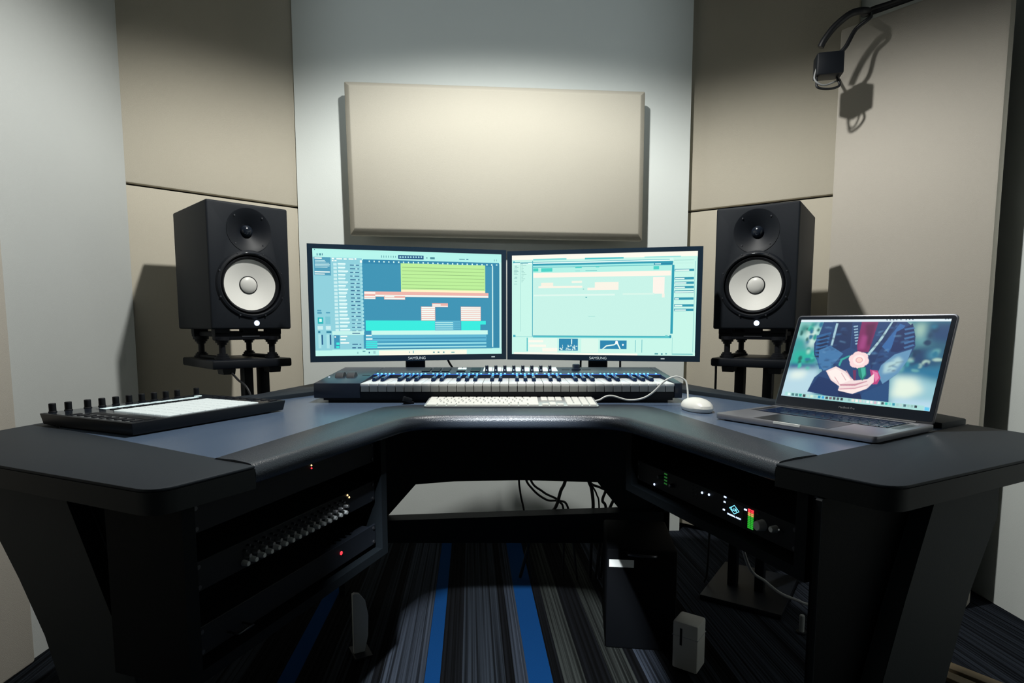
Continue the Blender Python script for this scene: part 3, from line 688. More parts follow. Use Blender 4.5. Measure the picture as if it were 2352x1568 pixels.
# ================================================================== SCREEN PICTURES
LEFT_UI=[(-0.001,-0.029,1.001,0.064,'b5f5ec'),(-0.002,0.057,1.001,0.079,'b4f4ec'),(0.245,0.095,0.99,0.935,'3c93b4'),(0.251,0.086,0.987,0.126,'2f86ac'),(-0.002,0.076,0.084,0.992,'8fd0dc'),(0.084,0.078,0.245,0.94,'8fd0dc'),(0.006,0.076,0.088,0.245,'4f9cb8'),(0.009,0.081,0.045,0.092,'f4fff8'),(0.011,0.104,0.06,0.111,'bfe6ea'),(0.011,0.117,0.064,0.123,'bfe6ea'),(0.011,0.129,0.081,0.135,'bfe6ea'),(0.01,0.141,0.084,0.148,'bfe6ea'),(0.01,0.154,0.082,0.16,'bfe6ea'),(0.01,0.167,0.072,0.173,'bfe6ea'),(0.008,0.208,0.083,0.218,'f4fff8'),(0.008,0.229,0.058,0.237,'f4fff8'),(0.433,0.036,0.568,0.072,'1d5482'),(0.44,0.048,0.449,0.064,'9fd8e0'),(0.454,0.048,0.463,0.063,'9fd8e0'),(0.468,0.047,0.476,0.063,'9fd8e0'),(0.482,0.047,0.49,0.062,'9fd8e0'),(0.496,0.046,0.504,0.061,'9fd8e0'),(0.51,0.045,0.518,0.061,'9fd8e0'),(0.524,0.045,0.532,0.06,'9fd8e0'),(0.538,0.044,0.546,0.06,'9fd8e0'),(0.552,0.043,0.56,0.059,'9fd8e0'),(0.345,0.044,0.348,0.067,'4d8f9c'),(0.357,0.045,0.36,0.066,'4d8f9c'),(0.369,0.045,0.372,0.065,'4d8f9c'),(0.381,0.045,0.384,0.065,'4d8f9c'),(0.394,0.046,0.397,0.064,'4d8f9c'),(0.406,0.046,0.409,0.064,'4d8f9c'),(0.418,0.046,0.421,0.063,'4d8f9c'),(0.021,0.043,0.025,0.063,'1d5482'),(0.032,0.042,0.043,0.062,'5aa0a8'),(0.047,0.041,0.05,0.061,'1d5482'),(0.581,0.048,0.589,0.063,'7fb8bd'),(0.603,0.047,0.628,0.067,'4d8f9c'),(0.762,0.055,0.793,0.063,'4d8f9c'),(0.802,0.054,0.813,0.064,'3d7f9c'),(0.958,0.052,0.962,0.07,'7fb8bd'),(0.97,0.051,0.974,0.069,'7fb8bd'),(0.009,0.005,0.013,0.013,'1d5482'),(0.28,0.097,0.286,0.111,'d9fff8'),(0.305,0.097,0.311,0.111,'d9fff8'),(0.33,0.097,0.337,0.111,'d9fff8'),(0.355,0.098,0.362,0.111,'d9fff8'),(0.381,0.098,0.387,0.111,'d9fff8'),(0.406,0.098,0.413,0.112,'d9fff8'),(0.432,0.098,0.439,0.112,'d9fff8'),(0.458,0.098,0.464,0.112,'d9fff8'),(0.484,0.098,0.49,0.112,'d9fff8'),(0.51,0.098,0.516,0.112,'d9fff8'),(0.536,0.098,0.543,0.112,'d9fff8'),(0.562,0.098,0.569,0.112,'d9fff8'),(0.588,0.099,0.595,0.112,'d9fff8'),(0.615,0.099,0.622,0.113,'d9fff8'),(0.641,0.099,0.648,0.113,'d9fff8'),(0.668,0.099,0.675,0.113,'d9fff8'),(0.695,0.099,0.702,0.113,'d9fff8'),(0.722,0.099,0.729,0.113,'d9fff8'),(0.749,0.099,0.756,0.113,'d9fff8'),(0.776,0.099,0.783,0.113,'d9fff8'),(0.803,0.099,0.81,0.114,'d9fff8'),(0.831,0.099,0.838,0.114,'d9fff8'),(0.858,0.1,0.865,0.114,'d9fff8'),(0.886,0.1,0.893,0.114,'d9fff8'),(0.914,0.1,0.921,0.114,'d9fff8'),(0.941,0.1,0.949,0.114,'d9fff8'),(0.969,0.1,0.977,0.114,'d9fff8'),(0.094,0.081,0.106,0.094,'f4fff8'),(0.117,0.083,0.146,0.094,'f4fff8'),(0.153,0.083,0.169,0.095,'f4fff8'),(0.178,0.082,0.203,0.094,'f4fff8'),(0.208,0.079,0.217,0.093,'f4fff8'),(0.094,0.102,0.103,0.113,'f4fff8'),(0.107,0.102,0.118,0.112,'f4fff8'),(0.235,0.097,0.246,0.119,'f4fff8'),(0.101,0.129,0.118,0.152,'c9eef0'),(0.123,0.127,0.162,0.141,'e6fffb'),(0.125,0.144,0.158,0.151,'bfe9ec'),(0.184,0.14,0.23,0.148,'1d5482'),(0.204,0.135,0.214,0.152,'a9e0e6'),(0.234,0.127,0.246,0.149,'a5dfe6'),(0.101,0.162,0.118,0.186,'c9eef0'),(0.124,0.161,0.16,0.175,'e6fffb'),(0.125,0.178,0.156,0.185,'bfe9ec'),(0.184,0.174,0.23,0.182,'1d5482'),(0.211,0.169,0.221,0.186,'a9e0e6'),(0.235,0.161,0.246,0.183,'a5dfe6'),(0.101,0.196,0.118,0.22,'c9eef0'),(0.124,0.195,0.174,0.208,'e6fffb'),(0.125,0.212,0.169,0.219,'bfe9ec'),(0.184,0.208,0.23,0.216,'1d5482'),(0.2,0.203,0.21,0.22,'a9e0e6'),(0.235,0.195,0.246,0.217,'a5dfe6'),(0.101,0.23,0.118,0.254,'c9eef0'),(0.124,0.229,0.16,0.243,'e6fffb'),(0.125,0.246,0.156,0.253,'bfe9ec'),(0.184,0.242,0.23,0.25,'1d5482'),(0.196,0.237,0.206,0.254,'a9e0e6'),(0.235,0.229,0.247,0.251,'a5dfe6'),(0.101,0.264,0.118,0.287,'c9eef0'),(0.124,0.263,0.16,0.276,'e6fffb'),(0.125,0.28,0.156,0.287,'bfe9ec'),(0.184,0.276,0.231,0.284,'1d5482'),(0.212,0.271,0.222,0.288,'a9e0e6'),(0.235,0.264,0.247,0.286,'a5dfe6'),(0.101,0.298,0.119,0.321,'c9eef0'),(0.124,0.297,0.172,0.31,'e6fffb'),(0.125,0.314,0.168,0.321,'bfe9ec'),(0.185,0.311,0.231,0.318,'1d5482'),(0.205,0.305,0.215,0.322,'a9e0e6'),(0.235,0.298,0.247,0.32,'a5dfe6'),(0.101,0.332,0.119,0.355,'c9eef0'),(0.124,0.331,0.161,0.345,'e6fffb'),(0.125,0.348,0.156,0.355,'bfe9ec'),(0.185,0.345,0.231,0.353,'1d5482'),(0.201,0.34,0.211,0.357,'a9e0e6'),(0.236,0.332,0.247,0.354,'a5dfe6'),(0.102,0.366,0.119,0.389,'c9eef0'),(0.124,0.365,0.172,0.379,'e6fffb'),(0.125,0.382,0.168,0.389,'bfe9ec'),(0.185,0.379,0.231,0.387,'1d5482'),(0.206,0.374,0.216,0.391,'a9e0e6'),(0.236,0.367,0.247,0.389,'a5dfe6'),(0.102,0.4,0.119,0.424,'c9eef0'),(0.124,0.399,0.166,0.413,'e6fffb'),(0.126,0.416,0.161,0.423,'bfe9ec'),(0.185,0.414,0.231,0.421,'1d5482'),(0.201,0.408,0.211,0.426,'a9e0e6'),(0.236,0.401,0.248,0.423,'a5dfe6'),(0.102,0.434,0.119,0.458,'c9eef0'),(0.125,0.433,0.161,0.447,'e6fffb'),(0.126,0.451,0.157,0.457,'bfe9ec'),(0.185,0.448,0.232,0.456,'1d5482'),(0.206,0.443,0.216,0.46,'a9e0e6'),(0.236,0.436,0.248,0.458,'a5dfe6'),(0.102,0.468,0.119,0.492,'c9eef0'),(0.125,0.468,0.164,0.481,'e6fffb'),(0.126,0.485,0.159,0.492,'bfe9ec'),(0.186,0.482,0.232,0.49,'1d5482'),(0.197,0.477,0.207,0.495,'a9e0e6'),(0.237,0.47,0.248,0.492,'a5dfe6'),(0.102,0.502,0.119,0.526,'c9eef0'),(0.125,0.502,0.166,0.516,'e6fffb'),(0.126,0.519,0.162,0.526,'bfe9ec'),(0.186,0.517,0.232,0.525,'1d5482'),(0.207,0.512,0.217,0.529,'a9e0e6'),(0.237,0.505,0.248,0.527,'a5dfe6'),(0.102,0.537,0.119,0.56,'c9eef0'),(0.125,0.536,0.164,0.55,'e6fffb'),(0.126,0.554,0.16,0.56,'bfe9ec'),(0.186,0.552,0.232,0.559,'1d5482'),(0.202,0.546,0.212,0.564,'a9e0e6'),(0.237,0.539,0.249,0.562,'a5dfe6'),(0.102,0.571,0.12,0.595,'c9eef0'),(0.125,0.571,0.166,0.585,'e6fffb'),(0.126,0.588,0.162,0.595,'bfe9ec'),(0.186,0.586,0.233,0.594,'1d5482'),(0.207,0.581,0.217,0.598,'a9e0e6'),(0.237,0.574,0.249,0.597,'a5dfe6'),(0.102,0.605,0.12,0.629,'c9eef0'),(0.125,0.605,0.167,0.619,'e6fffb'),(0.126,0.623,0.162,0.629,'bfe9ec'),(0.186,0.621,0.233,0.629,'1d5482'),(0.198,0.616,0.208,0.633,'a9e0e6'),(0.237,0.609,0.249,0.631,'a5dfe6'),(0.102,0.64,0.12,0.664,'c9eef0'),(0.125,0.64,0.174,0.654,'e6fffb'),(0.127,0.657,0.169,0.664,'bfe9ec'),(0.186,0.656,0.233,0.663,'1d5482'),(0.207,0.651,0.218,0.668,'a9e0e6'),(0.238,0.644,0.249,0.666,'a5dfe6'),(0.103,0.674,0.12,0.698,'c9eef0'),(0.126,0.675,0.176,0.688,'e6fffb'),(0.127,0.692,0.172,0.699,'bfe9ec'),(0.187,0.691,0.233,0.698,'1d5482'),(0.203,0.685,0.213,0.703,'a9e0e6'),(0.238,0.679,0.25,0.701,'a5dfe6'),(0.103,0.709,0.12,0.733,'c9eef0'),(0.126,0.709,0.165,0.723,'e6fffb'),(0.127,0.726,0.16,0.733,'bfe9ec'),(0.187,0.725,0.233,0.733,'1d5482'),(0.203,0.72,0.213,0.738,'a9e0e6'),(0.238,0.714,0.25,0.736,'a5dfe6'),(0.103,0.743,0.12,0.768,'c9eef0'),(0.126,0.744,0.177,0.758,'e6fffb'),(0.127,0.761,0.172,0.768,'bfe9ec'),(0.187,0.76,0.234,0.768,'1d5482'),(0.208,0.755,0.218,0.773,'a9e0e6'),(0.238,0.749,0.25,0.771,'a5dfe6'),(0.445,0.114,0.907,0.393,'bdf09a'),(0.452,0.15,0.902,0.155,'8fb877'),(0.452,0.183,0.902,0.188,'8fb877'),(0.452,0.216,0.902,0.221,'8fb877'),(0.451,0.25,0.902,0.254,'8fb877'),(0.451,0.283,0.902,0.287,'8fb877'),(0.451,0.316,0.902,0.32,'8fb877'),(0.45,0.349,0.902,0.354,'8fb877'),(0.45,0.382,0.902,0.387,'8fb877'),(0.446,0.366,0.906,0.397,'fff3c8'),(0.253,0.387,0.925,0.436,'eeb5ab'),(0.309,0.418,0.924,0.433,'f4fff8'),(0.253,0.392,0.31,0.412,'fff0e8'),(0.252,0.427,0.311,0.461,'eeb5ab'),(0.254,0.432,0.31,0.442,'f4fff8'),(0.253,0.449,0.309,0.458,'f4fff8'),(0.355,0.427,0.466,0.463,'eeb5ab'),(0.359,0.43,0.409,0.441,'f4fff8'),(0.358,0.447,0.464,0.459,'f4fff8'),(0.61,0.494,0.697,0.532,'eeb5ab'),(0.612,0.504,0.657,0.516,'f4fff8'),(0.612,0.519,0.696,0.528,'f4fff8'),(0.55,0.527,0.627,0.665,'eeb5ab'),(0.768,0.525,0.881,0.666,'eeb5ab'),(0.553,0.532,0.625,0.544,'f4fff8'),(0.77,0.531,0.879,0.544,'f4fff8'),(0.552,0.551,0.625,0.564,'f4fff8'),(0.77,0.55,0.879,0.563,'f4fff8'),(0.552,0.57,0.624,0.583,'f4fff8'),(0.77,0.57,0.879,0.582,'f4fff8'),(0.552,0.589,0.624,0.602,'f4fff8'),(0.77,0.589,0.879,0.602,'f4fff8'),(0.552,0.609,0.624,0.621,'f4fff8'),(0.77,0.609,0.879,0.622,'f4fff8'),(0.552,0.628,0.624,0.64,'f4fff8'),(0.77,0.628,0.879,0.641,'f4fff8'),(0.552,0.647,0.624,0.659,'f4fff8'),(0.77,0.648,0.879,0.661,'f4fff8'),(0.257,0.664,0.626,0.761,'38ecdf'),(0.624,0.665,0.767,0.762,'5cb4cf'),(0.77,0.666,0.909,0.703,'38ecdf'),(0.77,0.703,0.878,0.762,'38ecdf'),(0.626,0.681,0.724,0.688,'bdf3f0'),(0.729,0.685,0.765,0.689,'3e8fb4'),(0.626,0.701,0.724,0.708,'bdf3f0'),(0.729,0.706,0.765,0.71,'3e8fb4'),(0.626,0.722,0.724,0.729,'bdf3f0'),(0.729,0.726,0.765,0.731,'3e8fb4'),(0.626,0.743,0.724,0.75,'bdf3f0'),(0.729,0.747,0.765,0.752,'3e8fb4'),(0.286,0.761,0.92,0.802,'c9f9ee'),(0.256,0.763,0.283,0.794,'3a8fb6'),(0.257,0.803,0.287,0.813,'f4fff8'),(0.256,0.835,0.29,0.847,'f4fff8'),(0.256,0.802,0.912,0.934,'5fb6d2'),(0.257,0.803,0.287,0.813,'f4fff8'),(0.256,0.835,0.29,0.847,'f4fff8'),(0.292,0.833,0.909,0.841,'2f86ac'),(0.306,0.867,0.916,0.875,'2f86ac'),(0.315,0.885,0.924,0.893,'a9ecec'),(0.315,0.903,0.931,0.912,'2f86ac'),(0.315,0.918,0.938,0.926,'b9f2ee'),(0.255,0.935,0.946,0.943,'2b6f96'),(0.256,0.864,0.315,0.874,'38ecdf'),(0.255,0.882,0.315,0.892,'38ecdf'),(0.255,0.9,0.315,0.909,'38ecdf'),(0.255,0.917,0.315,0.927,'38ecdf'),(0.912,0.808,0.993,0.94,'3c93b4'),(0.946,0.115,0.951,0.93,'e0fff8'),(0.956,0.112,0.988,0.94,'3286a8'),(0.988,0.079,0.999,0.941,'c9f5f0'),(0.086,0.764,0.248,0.801,'c4f3ec'),(0.094,0.804,0.123,0.93,'3f8fb4'),(0.097,0.813,0.104,0.826,'f4fff8'),(0.105,0.873,0.121,0.895,'38ecdf'),(0.104,0.906,0.12,0.926,'38ecdf'),(0.127,0.809,0.161,0.822,'f4fff8'),(0.126,0.839,0.154,0.852,'f4fff8'),(0.126,0.87,0.17,0.883,'f4fff8'),(0.187,0.782,0.227,0.79,'1d5482'),(0.186,0.886,0.214,0.895,'1d5482'),(0.223,0.887,0.231,0.895,'1d5482'),(0.185,0.919,0.204,0.93,'1d5482'),(0.213,0.92,0.232,0.93,'1d5482'),(0.015,0.565,0.035,0.579,'4f9cb8'),(0.015,0.585,0.037,0.602,'4f9cb8'),(0.058,0.585,0.078,0.598,'4f9cb8'),(0.016,0.636,0.043,0.696,'23b5b8'),(0.023,0.649,0.036,0.679,'d0fff5'),(0.054,0.628,0.079,0.7,'79c4d2'),(0.014,0.717,0.041,0.751,'c9eef0'),(0.055,0.717,0.08,0.752,'c9eef0'),(0.016,0.764,0.027,0.781,'2d7f9c'),(0.057,0.765,0.082,0.782,'2d7f9c'),(0.032,0.799,0.039,0.893,'1d5482'),(0.073,0.799,0.08,0.894,'1d5482'),(0.016,0.794,0.03,0.927,'a9e0e6'),(0.057,0.795,0.071,0.928,'a9e0e6'),(-0.002,0.947,1.001,1.017,'bff6ec'),(0.323,0.954,0.8,1.006,'fbfae6'),(0.238,0.954,0.252,0.964,'5a9ca4'),(0.21,0.963,0.216,0.983,'8fc4c4'),(0.269,0.964,0.275,0.979,'1d5482'),(0.293,0.957,0.305,0.984,'a0cfcf'),(0.481,0.965,0.486,0.981,'9cc3c0'),(0.502,0.959,0.508,0.983,'8fc4c4'),(0.612,0.97,0.621,0.983,'5a9ca4'),(0.637,0.971,0.647,0.982,'3d7f8c'),(0.667,0.97,0.675,0.985,'5a9ca4'),(0.713,0.974,0.731,0.985,'7fb8b4')]
RIGHT_UI=[(-0.002,-0.018,1.013,1.015,'c9f7ea'),(-0.002,-0.013,1.002,0.046,'fdfbee'),(0.121,0.038,0.307,0.054,'7fdcd8'),(0.408,0.04,0.617,0.055,'4fc4c8'),(0.727,0.041,0.915,0.052,'9fe6e0'),(0.005,0.07,0.868,0.075,'3aa9bc'),(0.009,0.075,0.87,0.09,'e6fff8'),(0.117,0.087,0.876,0.107,'2f9bb2'),(0.777,0.105,0.874,0.124,'2688a8'),(0.782,0.108,0.813,0.118,'d0f5f0'),(0.119,0.106,0.777,0.119,'9feee6'),(0.119,0.121,0.869,0.127,'3fb0bc'),(0.119,0.127,0.867,0.179,'b4f2e6'),(0.121,0.132,0.15,0.164,'45d0c0'),(0.166,0.132,0.229,0.168,'4ad2c6'),(0.356,0.124,0.392,0.138,'4fd0c8'),(0.468,0.124,0.487,0.135,'5ad4cc'),(0.775,0.134,0.804,0.166,'4ad2c6'),(0.412,0.162,0.475,0.167,'4fb8b8'),(0.356,0.163,0.382,0.169,'8fd8d0'),(0.122,0.179,0.866,0.226,'fff6e8'),(0.122,0.226,0.868,0.815,'c8f3e8'),(0.337,0.263,0.394,0.285,'f2f6e8'),(0.166,0.278,0.234,0.329,'f8f2e2'),(0.151,0.312,0.396,0.332,'faf4e6'),(0.464,0.279,0.592,0.356,'faf4e6'),(0.424,0.333,0.592,0.358,'fbf3e6'),(0.774,0.239,0.834,0.399,'fdf4ea'),(0.822,0.399,0.836,0.435,'f6f2e6'),(0.125,0.395,0.573,0.412,'dff8ee'),(0.615,0.389,0.783,0.407,'d8f6ea'),(0.399,0.341,0.406,0.35,'8fcfc8'),(0.414,0.423,0.422,0.432,'3a9aa8'),(0.43,0.614,0.468,0.618,'9fdcd4'),(0.116,0.056,0.12,0.821,'3aa9bc'),(0.87,0.125,0.883,0.786,'2c9fb4'),(0.121,0.808,0.875,0.816,'35a7ba'),(0.121,0.816,0.875,0.829,'5fc8cc'),(0.866,0.8,0.876,0.825,'2b8fa8'),(0.858,0.057,0.876,0.087,'d6fbf2'),(0.844,0.8,0.857,0.814,'6fd0cc'),(0.047,0.068,0.05,0.769,'a9ddd4'),(0.015,0.104,0.029,0.109,'86bdb8'),(0.015,0.118,0.037,0.122,'86bdb8'),(0.011,0.132,0.029,0.136,'86bdb8'),(0.011,0.145,0.033,0.15,'86bdb8'),(0.011,0.159,0.037,0.164,'86bdb8'),(0.011,0.173,0.029,0.178,'86bdb8'),(0.011,0.187,0.033,0.192,'86bdb8'),(0.015,0.215,0.03,0.22,'86bdb8'),(0.011,0.229,0.03,0.234,'86bdb8'),(0.015,0.257,0.03,0.261,'86bdb8'),(0.011,0.285,0.03,0.289,'86bdb8'),(0.053,0.085,0.062,0.089,'93c8c0'),(0.053,0.1,0.082,0.104,'93c8c0'),(0.054,0.114,0.062,0.119,'93c8c0'),(0.054,0.129,0.067,0.133,'93c8c0'),(0.054,0.144,0.062,0.148,'93c8c0'),(0.054,0.158,0.067,0.163,'93c8c0'),(0.054,0.173,0.075,0.178,'93c8c0'),(0.054,0.188,0.083,0.193,'93c8c0'),(0.054,0.203,0.067,0.207,'93c8c0'),(0.054,0.218,0.062,0.222,'93c8c0'),(0.054,0.233,0.075,0.237,'93c8c0'),(0.054,0.247,0.067,0.252,'93c8c0'),(0.054,0.262,0.062,0.267,'93c8c0'),(0.007,0.067,0.045,0.073,'4fa9b0'),(0.048,0.078,0.092,0.085,'4fa9b0'),(0.007,0.059,0.016,0.072,'3aa9bc'),(0.007,0.803,0.02,0.825,'3aa9bc'),(0.02,0.819,0.116,0.823,'6fc8c8'),(0.999,0.06,1.003,0.97,'5ab4bc'),(0.987,0.093,0.99,0.965,'8fd2d0'),(0.88,0.079,0.982,0.085,'a9ddd4'),(0.88,0.108,0.978,0.111,'b9e5dc'),(0.885,0.166,0.984,0.188,'2f96ae'),(0.888,0.172,0.959,0.185,'e9fff6'),(0.885,0.244,0.984,0.267,'2f96ae'),(0.888,0.251,0.936,0.263,'e9fff6'),(0.886,0.286,0.985,0.309,'2f96ae'),(0.888,0.293,0.946,0.305,'e9fff6'),(0.886,0.328,0.985,0.351,'2f96ae'),(0.889,0.335,0.939,0.347,'e9fff6'),(0.886,0.37,0.985,0.393,'2f96ae'),(0.889,0.377,0.984,0.39,'e9fff6'),(0.886,0.437,0.985,0.46,'2f96ae'),(0.889,0.444,0.91,0.456,'e9fff6'),(0.886,0.502,0.986,0.525,'2f96ae'),(0.889,0.509,0.928,0.521,'e9fff6'),(0.886,0.545,0.986,0.568,'2f96ae'),(0.889,0.552,0.947,0.564,'e9fff6'),(0.085,0.831,0.091,0.969,'57c0c6'),(0.093,0.832,0.259,0.981,'e0faee'),(0.095,0.854,0.18,0.877,'fbf9ec'),(0.101,0.901,0.196,0.925,'fbf9ec'),(0.175,0.933,0.26,0.971,'fbf9ec'),(0.269,0.839,0.375,0.959,'2a85ae'),(0.497,0.854,0.641,0.939,'2a85ae'),(0.686,0.849,0.689,0.969,'5fb8c0'),(0.721,0.844,0.724,0.972,'5fb8c0'),(0.394,0.839,0.487,0.975,'dcf9ec'),(0.881,0.823,0.883,0.987,'8fd2d0'),(0.01,0.981,0.7,1.0,'fbfbee'),(0.363,0.942,0.366,0.947,'d9f5f0'),(0.279,0.938,0.289,0.953,'d9f5f0'),(0.353,0.902,0.356,0.917,'d9f5f0'),(0.274,0.929,0.279,0.944,'d9f5f0'),(0.309,0.93,0.318,0.939,'d9f5f0'),(0.323,0.914,0.328,0.919,'d9f5f0'),(0.355,0.909,0.359,0.917,'d9f5f0'),(0.312,0.94,0.315,0.955,'d9f5f0'),(0.288,0.902,0.291,0.911,'d9f5f0'),(0.288,0.918,0.292,0.934,'d9f5f0'),(0.336,0.898,0.34,0.907,'d9f5f0'),(0.342,0.94,0.347,0.956,'d9f5f0'),(0.305,0.946,0.31,0.95,'d9f5f0'),(0.363,0.91,0.372,0.919,'d9f5f0'),(0.334,0.902,0.339,0.911,'d9f5f0'),(0.319,0.937,0.324,0.952,'d9f5f0'),(0.356,0.94,0.361,0.948,'d9f5f0'),(0.326,0.942,0.335,0.95,'d9f5f0'),(0.318,0.901,0.322,0.916,'d9f5f0'),(0.352,0.938,0.361,0.947,'d9f5f0'),(0.345,0.915,0.35,0.931,'d9f5f0'),(0.351,0.92,0.36,0.935,'d9f5f0'),(0.33,0.911,0.34,0.916,'d9f5f0'),(0.318,0.909,0.327,0.924,'d9f5f0'),(0.356,0.933,0.361,0.948,'d9f5f0'),(0.272,0.937,0.281,0.941,'d9f5f0'),(0.337,0.845,0.343,0.892,'d9f5f0'),(0.791,0.975,0.809,0.989,'4a9aa0'),(0.824,0.977,0.833,0.99,'3a8a9a'),(0.847,0.975,0.855,0.987,'4a9aa0'),(0.881,0.978,0.989,0.989,'7fcac8')]
RIGHT_POLY=[([(0.508,0.94),(0.53,0.903),(0.573,0.891),(0.587,0.869),(0.594,0.875),(0.61,0.938),(0.603,0.938),(0.588,0.887),(0.575,0.902),(0.534,0.914),(0.515,0.94)],'eafcf2'),([(0.58,0.864),(0.586,0.857),(0.594,0.864),(0.594,0.883),(0.587,0.89),(0.58,0.883)],'ffffff'),([(0.617,0.892),(0.621,0.886),(0.626,0.891),(0.626,0.902),(0.621,0.907),(0.617,0.903)],'ffffff')]
